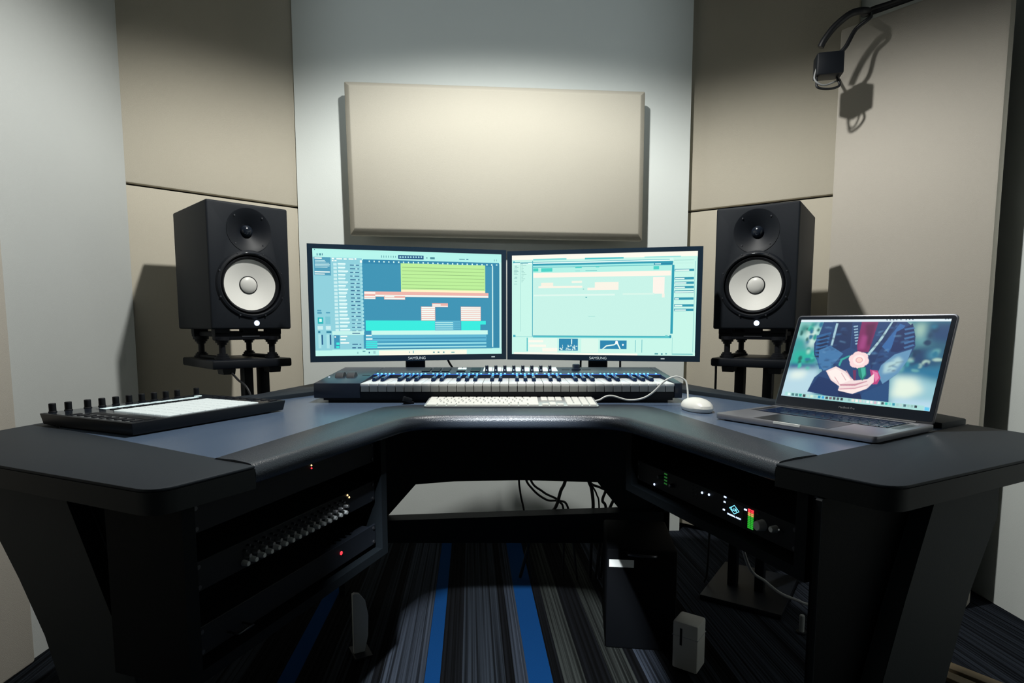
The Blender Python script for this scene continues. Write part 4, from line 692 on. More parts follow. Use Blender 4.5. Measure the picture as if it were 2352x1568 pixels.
PHOTO=[('4f8fa0',0,[(-0.15,-0.002),(1.017,-0.02),(1.025,1.021),(-0.029,1.032)]),('8fd0c8',5,[(0.169,0.047),(-0.01,0.01),(-0.002,0.217),(0.117,0.318),(0.176,0.246)]),('1f7f78',4,[(0.015,0.064),(0.087,0.076),(0.093,0.198),(0.011,0.175)]),('1fae9a',5,[(0.001,0.383),(0.167,0.381),(0.196,0.552),(0.014,0.632)]),('2f9f98',4,[(0.003,0.258),(0.076,0.267),(0.08,0.376),(0.011,0.396)]),('1c4f86',3,[(0.007,0.577),(0.2,0.578),(0.222,0.628),(0.008,0.66)]),('cfe6da',5,[(0.062,0.159),(0.143,0.114),(0.162,0.341),(0.123,0.372)]),('b4d4e0',5,[(-0.019,0.664),(0.247,0.625),(0.247,0.97),(-0.01,1.028)]),('e4f0e4',5,[(0.038,0.684),(0.159,0.665),(0.135,0.75),(0.031,0.768)]),('2f6f80',4,[(0.774,0.019),(1.015,0.013),(1.022,0.62),(0.796,0.625)]),('5f98a0',6,[(0.79,0.053),(0.883,0.05),(0.904,0.299),(0.84,0.328)]),('a9c8b4',5,[(0.809,0.053),(0.861,0.074),(0.857,0.2),(0.826,0.202)]),('173f6a',6,[(0.883,0.05),(0.999,0.024),(1.004,0.29),(0.893,0.254)]),('123a63',5,[(0.827,0.329),(0.999,0.301),(0.996,0.536),(0.802,0.565)]),('3f8fa8',5,[(0.91,0.355),(0.977,0.359),(0.975,0.449),(0.92,0.445)]),('1d6f94',5,[(0.774,0.546),(1.006,0.523),(1.004,0.668),(0.761,0.666)]),('8fc0cc',5,[(0.726,0.649),(0.887,0.644),(1.002,0.702),(1.011,1.003),(0.759,1.0)]),('dfeedd',5,[(0.761,0.666),(0.877,0.669),(0.94,0.794),(0.841,0.909),(0.759,0.881)]),('b4d4e4',4,[(0.787,0.898),(0.999,0.893),(1.005,1.004),(0.76,1.011)]),('1d3f70',0,[(0.183,0.026),(0.735,0.02),(0.795,0.099),(0.831,0.306),(0.805,0.472),(0.769,0.618),(0.725,0.697),(0.757,0.976),(0.438,0.954),(0.194,0.915),(0.219,0.736),(0.266,0.648),(0.171,0.448),(0.151,0.315),(0.172,0.18)]),('142c58',0,[(0.281,0.031),(0.392,0.041),(0.42,0.344),(0.337,0.43),(0.285,0.331)]),('2a5f94',0,[(0.154,0.208),(0.257,0.162),(0.256,0.359),(0.339,0.585),(0.306,0.642),(0.239,0.626),(0.178,0.434)]),('10244c',0,[(0.155,0.248),(0.229,0.203),(0.259,0.217),(0.194,0.253)]),('10244c',0,[(0.159,0.293),(0.235,0.25),(0.265,0.264),(0.199,0.301)]),('10244c',0,[(0.163,0.339),(0.24,0.298),(0.271,0.311),(0.205,0.348)]),('10244c',0,[(0.167,0.384),(0.246,0.345),(0.276,0.358),(0.211,0.396)]),('10244c',0,[(0.17,0.429),(0.252,0.391),(0.282,0.404),(0.217,0.443)]),('10244c',0,[(0.174,0.474),(0.257,0.438),(0.287,0.451),(0.222,0.49)]),('3f74a4',0,[(0.202,0.391),(0.277,0.331),(0.383,0.425),(0.317,0.601),(0.274,0.647),(0.221,0.549)]),('1a3768',0,[(0.399,0.04),(0.459,0.039),(0.469,0.377),(0.429,0.356)]),('8fb4cc',0,[(0.405,0.085),(0.434,0.077),(0.437,0.092),(0.408,0.101)]),('8fb4cc',0,[(0.412,0.12),(0.439,0.112),(0.443,0.127),(0.415,0.136)]),('8fb4cc',0,[(0.419,0.155),(0.445,0.147),(0.448,0.162),(0.422,0.171)]),('8fb4cc',0,[(0.426,0.19),(0.451,0.182),(0.454,0.197),(0.429,0.206)]),('8fb4cc',0,[(0.433,0.225),(0.456,0.217),(0.459,0.232),(0.436,0.241)]),('8fb4cc',0,[(0.44,0.26),(0.462,0.252),(0.465,0.267),(0.444,0.276)]),('8fb4cc',0,[(0.447,0.295),(0.467,0.287),(0.47,0.302),(0.451,0.311)]),('16305f',0,[(0.551,0.394),(0.65,0.034),(0.69,0.033),(0.621,0.386),(0.596,0.597)]),('9fc4d0',0,[(0.276,0.05),(0.292,0.05),(0.293,0.33),(0.277,0.331)]),('a9ccd4',0,[(0.65,0.034),(0.66,0.033),(0.618,0.241),(0.563,0.429),(0.541,0.432),(0.594,0.267)]),('2f64a0',0,[(0.628,0.325),(0.706,0.056),(0.741,0.078),(0.677,0.392)]),('12285a',0,[(0.697,0.151),(0.784,0.053),(0.818,0.203),(0.826,0.318),(0.73,0.386),(0.689,0.379)]),('3a6a9c',0,[(0.739,0.114),(0.795,0.094),(0.804,0.111),(0.748,0.134)]),('3a6a9c',0,[(0.745,0.166),(0.8,0.142),(0.809,0.159),(0.754,0.187)]),('3a6a9c',0,[(0.751,0.219),(0.805,0.191),(0.815,0.207),(0.759,0.24)]),('3a6a9c',0,[(0.756,0.272),(0.811,0.239),(0.82,0.256),(0.765,0.292)]),('3a6a9c',0,[(0.762,0.324),(0.816,0.287),(0.826,0.304),(0.771,0.344)]),('5f90b4',0,[(0.653,0.54),(0.719,0.411),(0.816,0.342),(0.805,0.472),(0.769,0.618),(0.69,0.751),(0.643,0.639)]),('a9ccd0',2,[(0.672,0.525),(0.748,0.432),(0.779,0.475),(0.741,0.599),(0.677,0.633)]),('153060',0,[(0.197,0.901),(0.25,0.717),(0.384,0.759),(0.438,0.954),(0.326,0.94)]),('1f4878',0,[(0.578,0.872),(0.728,0.72),(0.757,0.976),(0.573,0.96)]),('0f2450',0,[(0.411,0.857),(0.508,0.9),(0.564,0.875),(0.588,0.957),(0.429,0.943)]),('7a1f5c',0,[(0.455,0.033),(0.566,0.03),(0.559,0.208),(0.551,0.394),(0.479,0.401),(0.462,0.315)]),('5a1848',2,[(0.484,0.063),(0.554,0.048),(0.551,0.332),(0.527,0.309)]),('9a3a7a',2,[(0.48,0.188),(0.516,0.211),(0.518,0.36),(0.478,0.364)]),('b83a78',0,[(0.589,0.598),(0.639,0.603),(0.669,0.683),(0.657,0.758),(0.629,0.763)]),('e07aa8',0,[(0.605,0.608),(0.642,0.627),(0.659,0.685),(0.644,0.736)]),('2f9f98',0,[(0.369,0.568),(0.375,0.49),(0.431,0.438),(0.434,0.454),(0.389,0.507),(0.382,0.579)]),('efd9d8',0,[(0.292,0.644),(0.355,0.583),(0.431,0.636),(0.503,0.737),(0.588,0.709),(0.622,0.642),(0.633,0.738),(0.6,0.818),(0.514,0.892),(0.413,0.869),(0.414,0.818),(0.344,0.753)]),('f8ebe6',0,[(0.308,0.655),(0.358,0.608),(0.427,0.662),(0.481,0.735),(0.419,0.791),(0.35,0.739)]),('c48a9a',0,[(0.411,0.793),(0.515,0.773),(0.59,0.728),(0.591,0.736),(0.518,0.797),(0.421,0.81)]),('d8a9b0',0,[(0.403,0.659),(0.407,0.655),(0.451,0.74),(0.447,0.745)]),('d8a9b0',0,[(0.362,0.711),(0.367,0.708),(0.41,0.786),(0.406,0.791)]),('d8a9b0',0,[(0.43,0.623),(0.434,0.622),(0.487,0.721),(0.481,0.726)]),('f6e4e0',0,[(0.41,0.851),(0.521,0.828),(0.596,0.782),(0.587,0.827),(0.514,0.889),(0.42,0.87)]),('d09aa8',0,[(0.417,0.845),(0.52,0.819),(0.602,0.768),(0.602,0.776),(0.522,0.832),(0.422,0.855)]),('6a2a58',0,[(0.478,0.616),(0.5,0.612),(0.514,0.729),(0.499,0.732)]),('f6d5d6',0,[(0.569,0.499),(0.568,0.527),(0.557,0.549),(0.54,0.559),(0.521,0.554),(0.506,0.535),(0.497,0.508),(0.499,0.48),(0.51,0.458),(0.527,0.448),(0.546,0.453),(0.561,0.472)]),('f6d5d6',0,[(0.55,0.535),(0.548,0.563),(0.537,0.585),(0.52,0.595),(0.501,0.591),(0.485,0.572),(0.477,0.545),(0.479,0.517),(0.49,0.494),(0.507,0.485),(0.526,0.49),(0.542,0.508)]),('f6d5d6',0,[(0.517,0.525),(0.515,0.553),(0.505,0.575),(0.487,0.585),(0.468,0.581),(0.452,0.562),(0.444,0.535),(0.445,0.506),(0.457,0.484),(0.474,0.474),(0.493,0.479),(0.509,0.498)]),('f6d5d6',0,[(0.504,0.478),(0.503,0.506),(0.492,0.528),(0.474,0.538),(0.455,0.533),(0.439,0.514),(0.43,0.487),(0.432,0.458),(0.443,0.436),(0.461,0.426),(0.48,0.432),(0.496,0.451)]),('f6d5d6',0,[(0.524,0.441),(0.523,0.47),(0.512,0.491),(0.494,0.501),(0.475,0.496),(0.459,0.477),(0.451,0.45),(0.453,0.421),(0.464,0.399),(0.481,0.39),(0.501,0.395),(0.516,0.414)]),('f6d5d6',0,[(0.557,0.452),(0.555,0.48),(0.544,0.502),(0.527,0.512),(0.508,0.507),(0.493,0.488),(0.485,0.461),(0.486,0.432),(0.497,0.411),(0.514,0.401),(0.533,0.407),(0.549,0.425)]),('fae6e2',0,[(0.54,0.488),(0.539,0.519),(0.527,0.544),(0.508,0.555),(0.487,0.549),(0.47,0.528),(0.46,0.498),(0.462,0.466),(0.474,0.442),(0.494,0.431),(0.515,0.437),(0.532,0.458)]),('e0a4ac',0,[(0.528,0.489),(0.526,0.507),(0.519,0.521),(0.507,0.527),(0.494,0.524),(0.484,0.513),(0.478,0.496),(0.48,0.478),(0.487,0.464),(0.499,0.458),(0.512,0.461),(0.522,0.473)]),('f6d2c8',0,[(0.522,0.49),(0.521,0.503),(0.515,0.514),(0.506,0.519),(0.496,0.516),(0.488,0.508),(0.484,0.495),(0.485,0.482),(0.491,0.471),(0.5,0.467),(0.51,0.469),(0.518,0.478)]),('177f70',0,[(0.508,0.586),(0.557,0.569),(0.575,0.662),(0.558,0.733),(0.525,0.671)]),('3fb09a',0,[(0.527,0.589),(0.555,0.579),(0.567,0.651),(0.555,0.703)]),('d9e8ee',0,[(-0.011,-0.004),(1.004,-0.003),(1.005,0.03),(-0.001,0.035)]),('44607a',0,[(0.612,0.003),(0.622,0.004),(0.624,0.017),(0.614,0.016)]),('44607a',0,[(0.633,0.003),(0.642,0.004),(0.644,0.017),(0.634,0.016)]),('44607a',0,[(0.653,0.002),(0.663,0.003),(0.664,0.017),(0.655,0.016)]),('44607a',0,[(0.673,0.002),(0.683,0.003),(0.684,0.016),(0.675,0.015)]),('44607a',0,[(0.7,0.001),(0.709,0.002),(0.711,0.015),(0.701,0.014)]),('44607a',0,[(0.733,0.001),(0.742,0.002),(0.743,0.015),(0.734,0.014)]),('44607a',0,[(0.752,0.0),(0.761,0.001),(0.763,0.014),(0.754,0.013)]),('44607a',0,[(0.771,0.0),(0.781,0.001),(0.782,0.014),(0.773,0.013)]),('44607a',0,[(0.961,-0.004),(0.969,-0.003),(0.97,0.01),(0.962,0.009)]),('44607a',0,[(0.975,-0.004),(0.984,-0.003),(0.985,0.009),(0.977,0.008)]),('a4d8d4',0,[(0.029,0.944),(0.963,0.945),(0.963,1.002),(0.027,0.989)]),('d9f2ee',0,[(0.05,0.953),(0.071,0.953),(0.073,0.985),(0.052,0.986)]),('4a7a80',0,[(0.08,0.953),(0.101,0.952),(0.103,0.985),(0.082,0.985)]),('4a7a80',0,[(0.11,0.953),(0.131,0.952),(0.133,0.985),(0.112,0.985)]),('2f9f90',0,[(0.139,0.953),(0.16,0.952),(0.162,0.984),(0.142,0.985)]),('303a44',0,[(0.169,0.952),(0.189,0.952),(0.191,0.984),(0.171,0.984)]),('b9d8d0',0,[(0.198,0.952),(0.218,0.952),(0.22,0.984),(0.2,0.984)]),('cfe6d0',0,[(0.226,0.952),(0.246,0.952),(0.248,0.983),(0.228,0.984)]),('9fc8c4',0,[(0.254,0.952),(0.274,0.952),(0.276,0.983),(0.256,0.984)]),('1a8fb8',0,[(0.282,0.952),(0.302,0.952),(0.304,0.983),(0.284,0.983)]),('2f9fd8',0,[(0.31,0.952),(0.329,0.951),(0.331,0.982),(0.312,0.983)]),('3a3f4a',0,[(0.337,0.952),(0.356,0.951),(0.358,0.982),(0.339,0.983)]),('7a5f6a',0,[(0.364,0.952),(0.383,0.951),(0.385,0.982),(0.366,0.982)]),('3a3f4a',0,[(0.391,0.951),(0.409,0.951),(0.411,0.982),(0.393,0.982)]),('4a5560',0,[(0.417,0.951),(0.435,0.951),(0.437,0.981),(0.419,0.982)]),('2a303a',0,[(0.443,0.951),(0.461,0.951),(0.463,0.981),(0.445,0.981)]),('a9d0cc',0,[(0.469,0.951),(0.487,0.951),(0.489,0.981),(0.471,0.981)]),('8fb8b4',0,[(0.494,0.951),(0.512,0.951),(0.514,0.98),(0.496,0.981)]),('e4e0d8',0,[(0.519,0.951),(0.537,0.951),(0.539,0.98),(0.521,0.981)]),('f2ece4',0,[(0.544,0.951),(0.562,0.95),(0.564,0.98),(0.546,0.98)]),('d8cfd0',0,[(0.569,0.951),(0.586,0.95),(0.588,0.98),(0.571,0.98)]),('c4d4d8',0,[(0.593,0.951),(0.61,0.95),(0.612,0.979),(0.595,0.98)]),('e4eef0',0,[(0.617,0.951),(0.634,0.95),(0.636,0.979),(0.619,0.98)]),('f0e4ea',0,[(0.641,0.95),(0.658,0.95),(0.66,0.979),(0.643,0.979)]),('d4b4c4',0,[(0.665,0.95),(0.681,0.95),(0.683,0.979),(0.666,0.979)]),('e8f0f0',0,[(0.688,0.95),(0.704,0.95),(0.706,0.978),(0.69,0.979)]),('3a4a54',0,[(0.711,0.95),(0.727,0.95),(0.729,0.978),(0.713,0.979)]),('2fc0b0',0,[(0.734,0.95),(0.75,0.95),(0.752,0.978),(0.736,0.978)]),('7fd8d0',0,[(0.756,0.95),(0.772,0.95),(0.774,0.978),(0.758,0.978)]),('2a8fa8',0,[(0.779,0.95),(0.794,0.95),(0.796,0.977),(0.78,0.978)]),('a4c8c8',0,[(0.801,0.95),(0.816,0.949),(0.818,0.977),(0.803,0.978)]),('b4d0d0',0,[(0.823,0.95),(0.838,0.949),(0.84,0.977),(0.824,0.977)]),('4a6a74',0,[(0.844,0.95),(0.86,0.949),(0.861,0.977),(0.846,0.977)]),('9fc4c0',0,[(0.866,0.949),(0.881,0.949),(0.883,0.977),(0.868,0.977)]),('90b8b4',0,[(0.887,0.949),(0.902,0.949),(0.904,0.976),(0.889,0.977)]),('2a3a44',0,[(0.908,0.949),(0.923,0.949),(0.925,0.976),(0.91,0.976)]),('5fc4e8',0,[(0.967,0.958),(0.993,0.957),(0.995,0.994),(0.968,0.994)])]
def picture_mesh(name, W, H, rects, polys=(), base='000000'):
    """flat on-screen print: rectangles (u0, v0, u1, v1, colour) stacked a hair's breadth apart; x right, z up from the lower left"""
    V, F, Cc = [], [], []
    def add(pts, c):
        n = len(V); y = -6e-6 * (len(F) + 1)
        V.extend([(min(max(u, 0), 1) * W, y, (1 - min(max(v, 0), 1)) * H) for u, v in pts])
        F.append(tuple(range(n, n + len(pts)))); Cc.append((*lin(c), 1))
    add([(0, 1), (1, 1), (1, 0), (0, 0)], base)
    for u0, v0, u1, v1, c in rects:
        if min(u1, 1) - max(u0, 0) < 5e-4 or min(v1, 1) - max(v0, 0) < 5e-4: continue
        add([(u0, v1), (u1, v1), (u1, v0), (u0, v0)], c)
    for pts, c in polys: add(pts, c)
    me = bpy.data.meshes.new(name)
    me.from_pydata(V, [], F)
    at = me.color_attributes.new('picture', 'FLOAT_COLOR', 'CORNER')
    k = 0
    for f, c in zip(me.polygons, Cc):
        for _ in range(f.loop_total):
            at.data[k].color = c; k += 1
    return me

def paint(polys, w, h):
    ss = 2; Wp, Hp = w * ss, h * ss
    yy, xx = np.mgrid[0:Hp, 0:Wp]
    U, Vv = (xx + 0.5) / Wp, (yy + 0.5) / Hp
    img = np.zeros((Hp, Wp, 3))
    for c, blur, pts in polys:
        m = np.zeros((Hp, Wp), bool)
        n = len(pts)
        for i in range(n):
            x0, y0 = pts[i]; x1, y1 = pts[(i + 1) % n]
            if abs(y1 - y0) < 1e-9: continue
            cr = ((y0 > Vv) != (y1 > Vv)) & (U < (x1 - x0) * (Vv - y0) / (y1 - y0) + x0)
            m ^= cr
        a = m.astype(float)
        for _ in range(2 if blur else 0):
            r = blur * 3
            for ax in (0, 1):
                p = np.pad(a, [(r + 1, r) if k == ax else (0, 0) for k in (0, 1)], mode='edge').cumsum(ax)
                a = (np.take(p, range(2 * r + 1, p.shape[ax]), ax) - np.take(p, range(0, p.shape[ax] - 2 * r - 1), ax)) / (2 * r + 1)
        img = img * (1 - a[..., None]) + np.array(lin(c)) * a[..., None]
    return img.reshape(h, ss, w, ss, 3).mean((1, 3))
def grid_picture(name, W, H, img):
    h, w = img.shape[:2]
    xs, zs = np.linspace(0, W, w), np.linspace(H, 0, h)
    V = [(float(x), 0.0, float(z)) for z in zs for x in xs]
    F = [(j * w + i, (j + 1) * w + i, (j + 1) * w + i + 1, j * w + i + 1) for j in range(h - 1) for i in range(w - 1)]
    me = bpy.data.meshes.new(name)
    me.from_pydata(V, [], F)
    at = me.color_attributes.new('picture', 'FLOAT_COLOR', 'POINT')
    c = np.ones((h * w, 4), np.float32); c[:, :3] = img.reshape(-1, 3)
    at.data.foreach_set('color', c.ravel())
    return me

# ================================================================== MONITORS
def make_monitor(label, loc, yaw, ui, polys, neck_x, flare):
    t = thing('monitor', label, 'monitor', loc, yaw, 'pair of wide monitors')
    W, H = 0.632, 0.365
    bx, bt, bb = 0.016, 0.0145, 0.019
    o_ = [(-W / 2, 0), (W / 2, 0), (W / 2, H), (-W / 2, H)]
    i_ = [(-W / 2 + bx, bb), (W / 2 - bx, bb), (W / 2 - bx, H - bt), (-W / 2 + bx, H - bt)]
    V = [(x, 0, z) for x, z in o_] + [(x, 0, z) for x, z in i_] + [(x, 0.004, z) for x, z in i_] + [(x, 0.018, z) for x, z in o_]
    F = []
    for i in range(4):
        j = (i + 1) % 4
        F += [(i, j, 4 + j, 4 + i), (4 + i, 4 + j, 8 + j, 8 + i), (12 + i, 12 + j, j, i)]
    F.append((15, 14, 13, 12))
    obj('bezel', (V, F), 'bezel_glow_tint', t)
    obj('back_shell', vprism(rpoly([(-W / 2 + 0.04, 0.04), (W / 2 - 0.04, 0.04), (W / 2 - 0.04, H - 0.04), (-W / 2 + 0.04, H - 0.04)], 0.03), 0.018, 0.05, 0.008), 'plastic_black', t)
    s = obj('screen', box(-W / 2 + bx, W / 2 - bx, 0.004, 0.010, bb, H - bt), 'plastic_gloss', t)
    obj('screen_image', picture_mesh('screen_image', W - 2 * bx, H - bt - bb, ui, polys, 'b4f4ec'), 'screen_picture', s, (-W / 2 + bx, 0.0035, bb))
    obj('maker_mark', text_mesh('SAMSUNG', 0.0125), 'logo_grey', t, (0.002 + neck_x, -0.0006, 0.0085), (PI / 2, 0, 0))  # printed mark made to glow faintly so it reads lighter
    zf = 0.742 - loc[2]
    obj('neck', box(neck_x - 0.032, neck_x + 0.032, 0.020, 0.045, zf + 0.008, 0.12, 0.004), 'plastic_gloss', t)
    ft = prism([(neck_x + 0.13 * math.cos(a), 0.082 + 0.070 * math.sin(a)) for a in [k * PI / 16 for k in range(32)]], zf, zf + 0.010, 0.003)
    obj('foot', ft, 'plastic_gloss', t)
    obj('power_light', box(flare - 0.006, flare + 0.006, -0.0007, 0.0, 0.0075, 0.0105), 'logo_grey', t)
    return t
make_monitor('left widescreen monitor showing a multitrack editor with green, pink and turquoise blocks', (-0.324, 1.914, 0.821), 0.270, LEFT_UI, [], 0.012, 0.27)
make_monitor('right widescreen monitor showing a pale almost empty audio window', (0.2925, 1.945, 0.819), -0.215, RIGHT_UI, RIGHT_POLY, -0.010, 0.20)
cable('black cable running down from the left monitor behind the music keyboard', [(-0.222, 1.97, 0.86), (-0.215, 1.972, 0.82), (-0.195, 1.975, 0.785), (-0.18, 2.0, 0.75), (-0.16, 2.08, 0.746), (-0.13, 2.135, 0.70), (-0.12, 2.14, 0.5)], 0.0035)
cable('black cable left of the right monitor\'s neck', [(0.236, 2.01, 0.86), (0.235, 2.01, 0.80), (0.234, 2.02, 0.75), (0.23, 2.08, 0.746), (0.22, 2.135, 0.70), (0.22, 2.14, 0.5)], 0.0035)
cable('black cable right of the right monitor\'s neck', [(0.366, 1.99, 0.86), (0.367, 1.99, 0.80), (0.369, 2.0, 0.75), (0.375, 2.08, 0.746), (0.38, 2.135, 0.70), (0.38, 2.14, 0.5)], 0.0035)

# ================================================================== MUSIC KEYBOARD
mk = thing('music_keyboard', 'long black music keyboard controller with blue-lit white and black keys', 'music keyboard', (-0.0375, 1.56, DZ))
HW = 0.4925
def topz(y): return 0.053 + (0.074 - 0.053) * y / 0.30
def sloped(x0, x1, y0, y1, z0, b=0.002):
    v = [(x0, y0, z0), (x1, y0, z0), (x1, y1, z0), (x0, y1, z0), (x0, y0, topz(y0)), (x1, y0, topz(y0)), (x1, y1, topz(y1)), (x0, y1, topz(y1))]
    f = [(0, 3, 2, 1), (4, 5, 6, 7), (0, 1, 5, 4), (1, 2, 6, 5), (2, 3, 7, 6), (3, 0, 4, 7)]
    return bevel((v, f), b, 2)
KX0, KX1 = -0.367, 0.4705
obj('end_cheek', sloped(-HW, KX0 - 0.001, 0.0, 0.30, 0.013), 'midi_body', mk)
obj('end_cheek', sloped(KX1 + 0.001, HW, 0.0, 0.30, 0.013), 'midi_body', mk)
obj('control_panel', sloped(KX0 - 0.001, KX1 + 0.001, 0.151, 0.30, 0.013), 'midi_body', mk)
obj('key_bed', box(KX0 - 0.001, KX1 + 0.001, 0.003, 0.151, 0.013, 0.029), 'plastic_black', mk)
obj('base', join(box(-HW + 0.022, HW - 0.022, 0.012, 0.29, 0.006, 0.0135), box(-HW + 0.034, HW - 0.034, 0.016, 0.285, 0.0, 0.0065)), 'plastic_black', mk)
pw = (KX1 - KX0) / 36
wkey = mesh('white_key', bevel(join(box(0.0006, pw - 0.0006, -0.004, 0.150, 0.045, 0.0525))[0:2], 0.0012, 2))
wfront = mesh('key_front', box(0.0010, pw - 0.0010, 0.0, 0.010, 0.030, 0.0455))
bkey = mesh('black_key', bevel(([(-0.0060, 0.052, 0.050), (0.0060, 0.052, 0.050), (0.0060, 0.150, 0.050), (-0.0060, 0.150, 0.050), (-0.0045, 0.058, 0.0625), (0.0045, 0.058, 0.0625), (0.0045, 0.150, 0.0640), (-0.0045, 0.150, 0.0640)], box(0, 1, 0, 1, 0, 1)[1]), 0.0012, 2))
MATS['key_front'] = MATS['white_box']
obj('light_guide', sloped(KX0, KX1, 0.1512, 0.160, 0.05, 0.0002), 'light_guide', mk, (0, 0, 0.0006), label='blue glowing light strip behind the keys')
lm = mesh('key_light', lathe([(0.0030, 0), (0.0028, 0.0015), (0.0015, 0.0028), (0, 0.0032)], 10))
for i in range(36):
    x = KX0 + i * pw
    k = obj('white_key', wkey, 'key_white', mk, (x, 0, 0))
    obj('key_front', wfront, 'white_box', k)  # fronts of the white keys in darker grey, shade put into the colour
    obj('key_light', lm, 'led_blue', mk, (x + pw / 2, 0.1545, topz(0.1545)))
    if i % 7 in (0, 1, 3, 4, 5) and i < 35:
        obj('black_key', bkey, 'key_black', mk, (x + pw, 0, 0))
        obj('key_light', lm, 'led_blue', mk, (x + pw, 0.1545, topz(0.1545)))
def on_panel(name, x0, x1, y0, y1, h, m, b=0.0008):
    sl = math.atan2(0.021, 0.30)
    return obj(name, box(x0 - (x0 + x1) / 2, x1 - (x0 + x1) / 2, y0 - (y0 + y1) / 2, y1 - (y0 + y1) / 2, -0.001, h, b, 1), m, mk, ((x0 + x1) / 2, (y0 + y1) / 2, topz((y0 + y1) / 2)), (sl, 0, 0))
# (world x of the panel features minus the keyboard's own x)
for k in range(3):
    for r_ in range(2):
        on_panel('button', -0.235 + k * 0.030, -0.211 + k * 0.030, 0.205 + r_ * 0.036, 0.232 + r_ * 0.036, 0.003, 'plastic_black')
on_panel('button', -0.130, -0.104, 0.205, 0.228, 0.003, 'plastic_black')
on_panel('button', -0.130, -0.118, 0.250, 0.270, 0.003, 'strip_lit'); on_panel('button', -0.116, -0.104, 0.250, 0.270, 0.003, 'strip_lit')
on_panel('button', -0.088, -0.060, 0.205, 0.268, 0.003, 'plastic_black')
for k in range(8):
    on_panel('display_strip', -0.050 + k * 0.0285, -0.0235 + k * 0.0285, 0.215, 0.285, 0.0015, 'strip_lit')
kn = mesh('knob', lathe([(0.0062, 0), (0.0062, 0.002), (0.0055, 0.003), (0.0050, 0.0165), (0.0042, 0.0175), (0, 0.0175)], 16))
for k in range(8):
    y = 0.213
    o = obj('knob', kn, 'midi_body', mk, (-0.0385 + k * 0.0272, y, topz(y)))
    obj('pointer', box(-0.0008, 0.0008, -0.0058, -0.0040, 0.002, 0.006), 'led_white', o)
obj('jog_knob', lathe([(0.014, 0), (0.014, 0.004), (0.0118, 0.005), (0.0118, 0.016), (0.0100, 0.0175), (0, 0.0175)], 24), 'midi_body', mk, (0.235, 0.245, topz(0.245)))
on_panel('slot', 0.190, 0.215, 0.240, 0.244, 0.0008, 'rubber'); on_panel('slot', 0.253, 0.280, 0.240, 0.244, 0.0008, 'rubber')
on_panel('slot', -0.395, -0.372, 0.130, 0.1335, 0.0008, 'rubber')
for x in (-0.452, -0.420):
    wh = xf(lathe([(0.0225, -0.011), (0.024, -0.009), (0.024, 0.009), (0.0225, 0.011)], 36), Matrix.Rotation(PI / 2, 4, 'Y'))
    o = obj('pitch_wheel', wh, 'wheel_grey', mk, (x, 0.115, topz(0.115) - 0.010))
on_panel('indicator_light', -0.484, -0.479, 0.10, 0.104, 0.001, 'led_white')

# small plug in front of the music keyboard
t = thing('cable_plug', 'small dark plug lying in front of the music keyboard, left of the white keyboard', 'plug', (-0.278, 1.535, DZ), 0.5)
obj('plug_body', xf(box(-0.012, 0.012, -0.007, 0.007, 0.0, 0.013, 0.003), Matrix.Translation((0, 0, 0.006)) @ Matrix.Rotation(0.35, 4, 'Y')), 'plastic_black', t)
obj('plug_base', box(-0.008, 0.020, -0.004, 0.004, 0.0, 0.006, 0.001), 'rubber', t)
cable('thin black cord lying on the desk left of the music keyboard', [(-0.585, 1.745, DZ + 0.005 + 0.012), (-0.565, 1.70, DZ + 0.004), (-0.535, 1.68, DZ + 0.0035), (-0.48, 1.70, DZ + 0.0035)], 0.003)

# ================================================================== WHITE COMPUTER KEYBOARD AND MOUSE
ck = thing('computer_keyboard', 'flat white computer keyboard lying in front of the music keyboard', 'keyboard', (-0.0015, 1.440, DZ), 0.0, rx=math.radians(4.0))
KW = 0.4355
obj('tray', mv(prism(rpoly([(-KW / 2, 0), (KW / 2, 0), (KW / 2, 0.114), (-KW / 2, 0.114)], 0.012), 0.004, 0.0085, 0.0012), 0, 0, 0), 'aluminium', ck)
obj('rear_foot', xf(cyl(0.0045, -0.19, 0.19, 12), Matrix.Translation((0, 0.102, 0.0005)) @ Matrix.Rotation(PI / 2, 4, 'Y')), 'white_plastic', ck)
u = 0.01885; KM = {}
def ckey(cx, row, wd, half=False):
    hgt = 0.0155 if not half else 0.0085
    key = (round(wd, 2), half)
    if key not in KM: KM[key] = mesh('key', box(-(wd * u - 0.0028) / 2, (wd * u - 0.0028) / 2, -hgt / 2, hgt / 2, 0, 0.0028, 0.0007, 1))
    y = 0.0145 + (5 - row) * 0.0183 - (0.003 if half else 0)
    obj('key', KM[key], 'white_plastic', ck, (cx, y, 0.0083))
x0 = -KW / 2 + 0.0045
rows = {0: [1.071] * 14, 1: [1] * 13 + [2], 2: [1.5] + [1] * 12 + [1.5], 3: [1.75] + [1] * 11 + [2.25], 4: [2.25] + [1] * 10 + [2.75], 5: [1.5, 1.25, 1.25, 7, 1.25, 1.25, 1.5]}
for r_, ws in rows.items():
    x = x0
    for wd in ws:
        ckey(x + wd * u / 2, r_, wd, r_ == 0); x += wd * u
xn = x0 + 15 * u + 0.006
for r_ in (0, 1, 2, 5):
    for c in range(3): ckey(xn + (c + 0.5) * u, r_, 1, r_ == 0)
ckey(xn + 1.5 * u, 4, 1)
xp = xn + 3 * u + 0.006
for r_ in range(6):
    for c in range(4):
        if r_ == 5 and c == 0: ckey(xp + u, r_, 2)
        elif r_ == 5 and c == 1: continue
        else: ckey(xp + (c + 0.5) * u, r_, 1, r_ == 0)

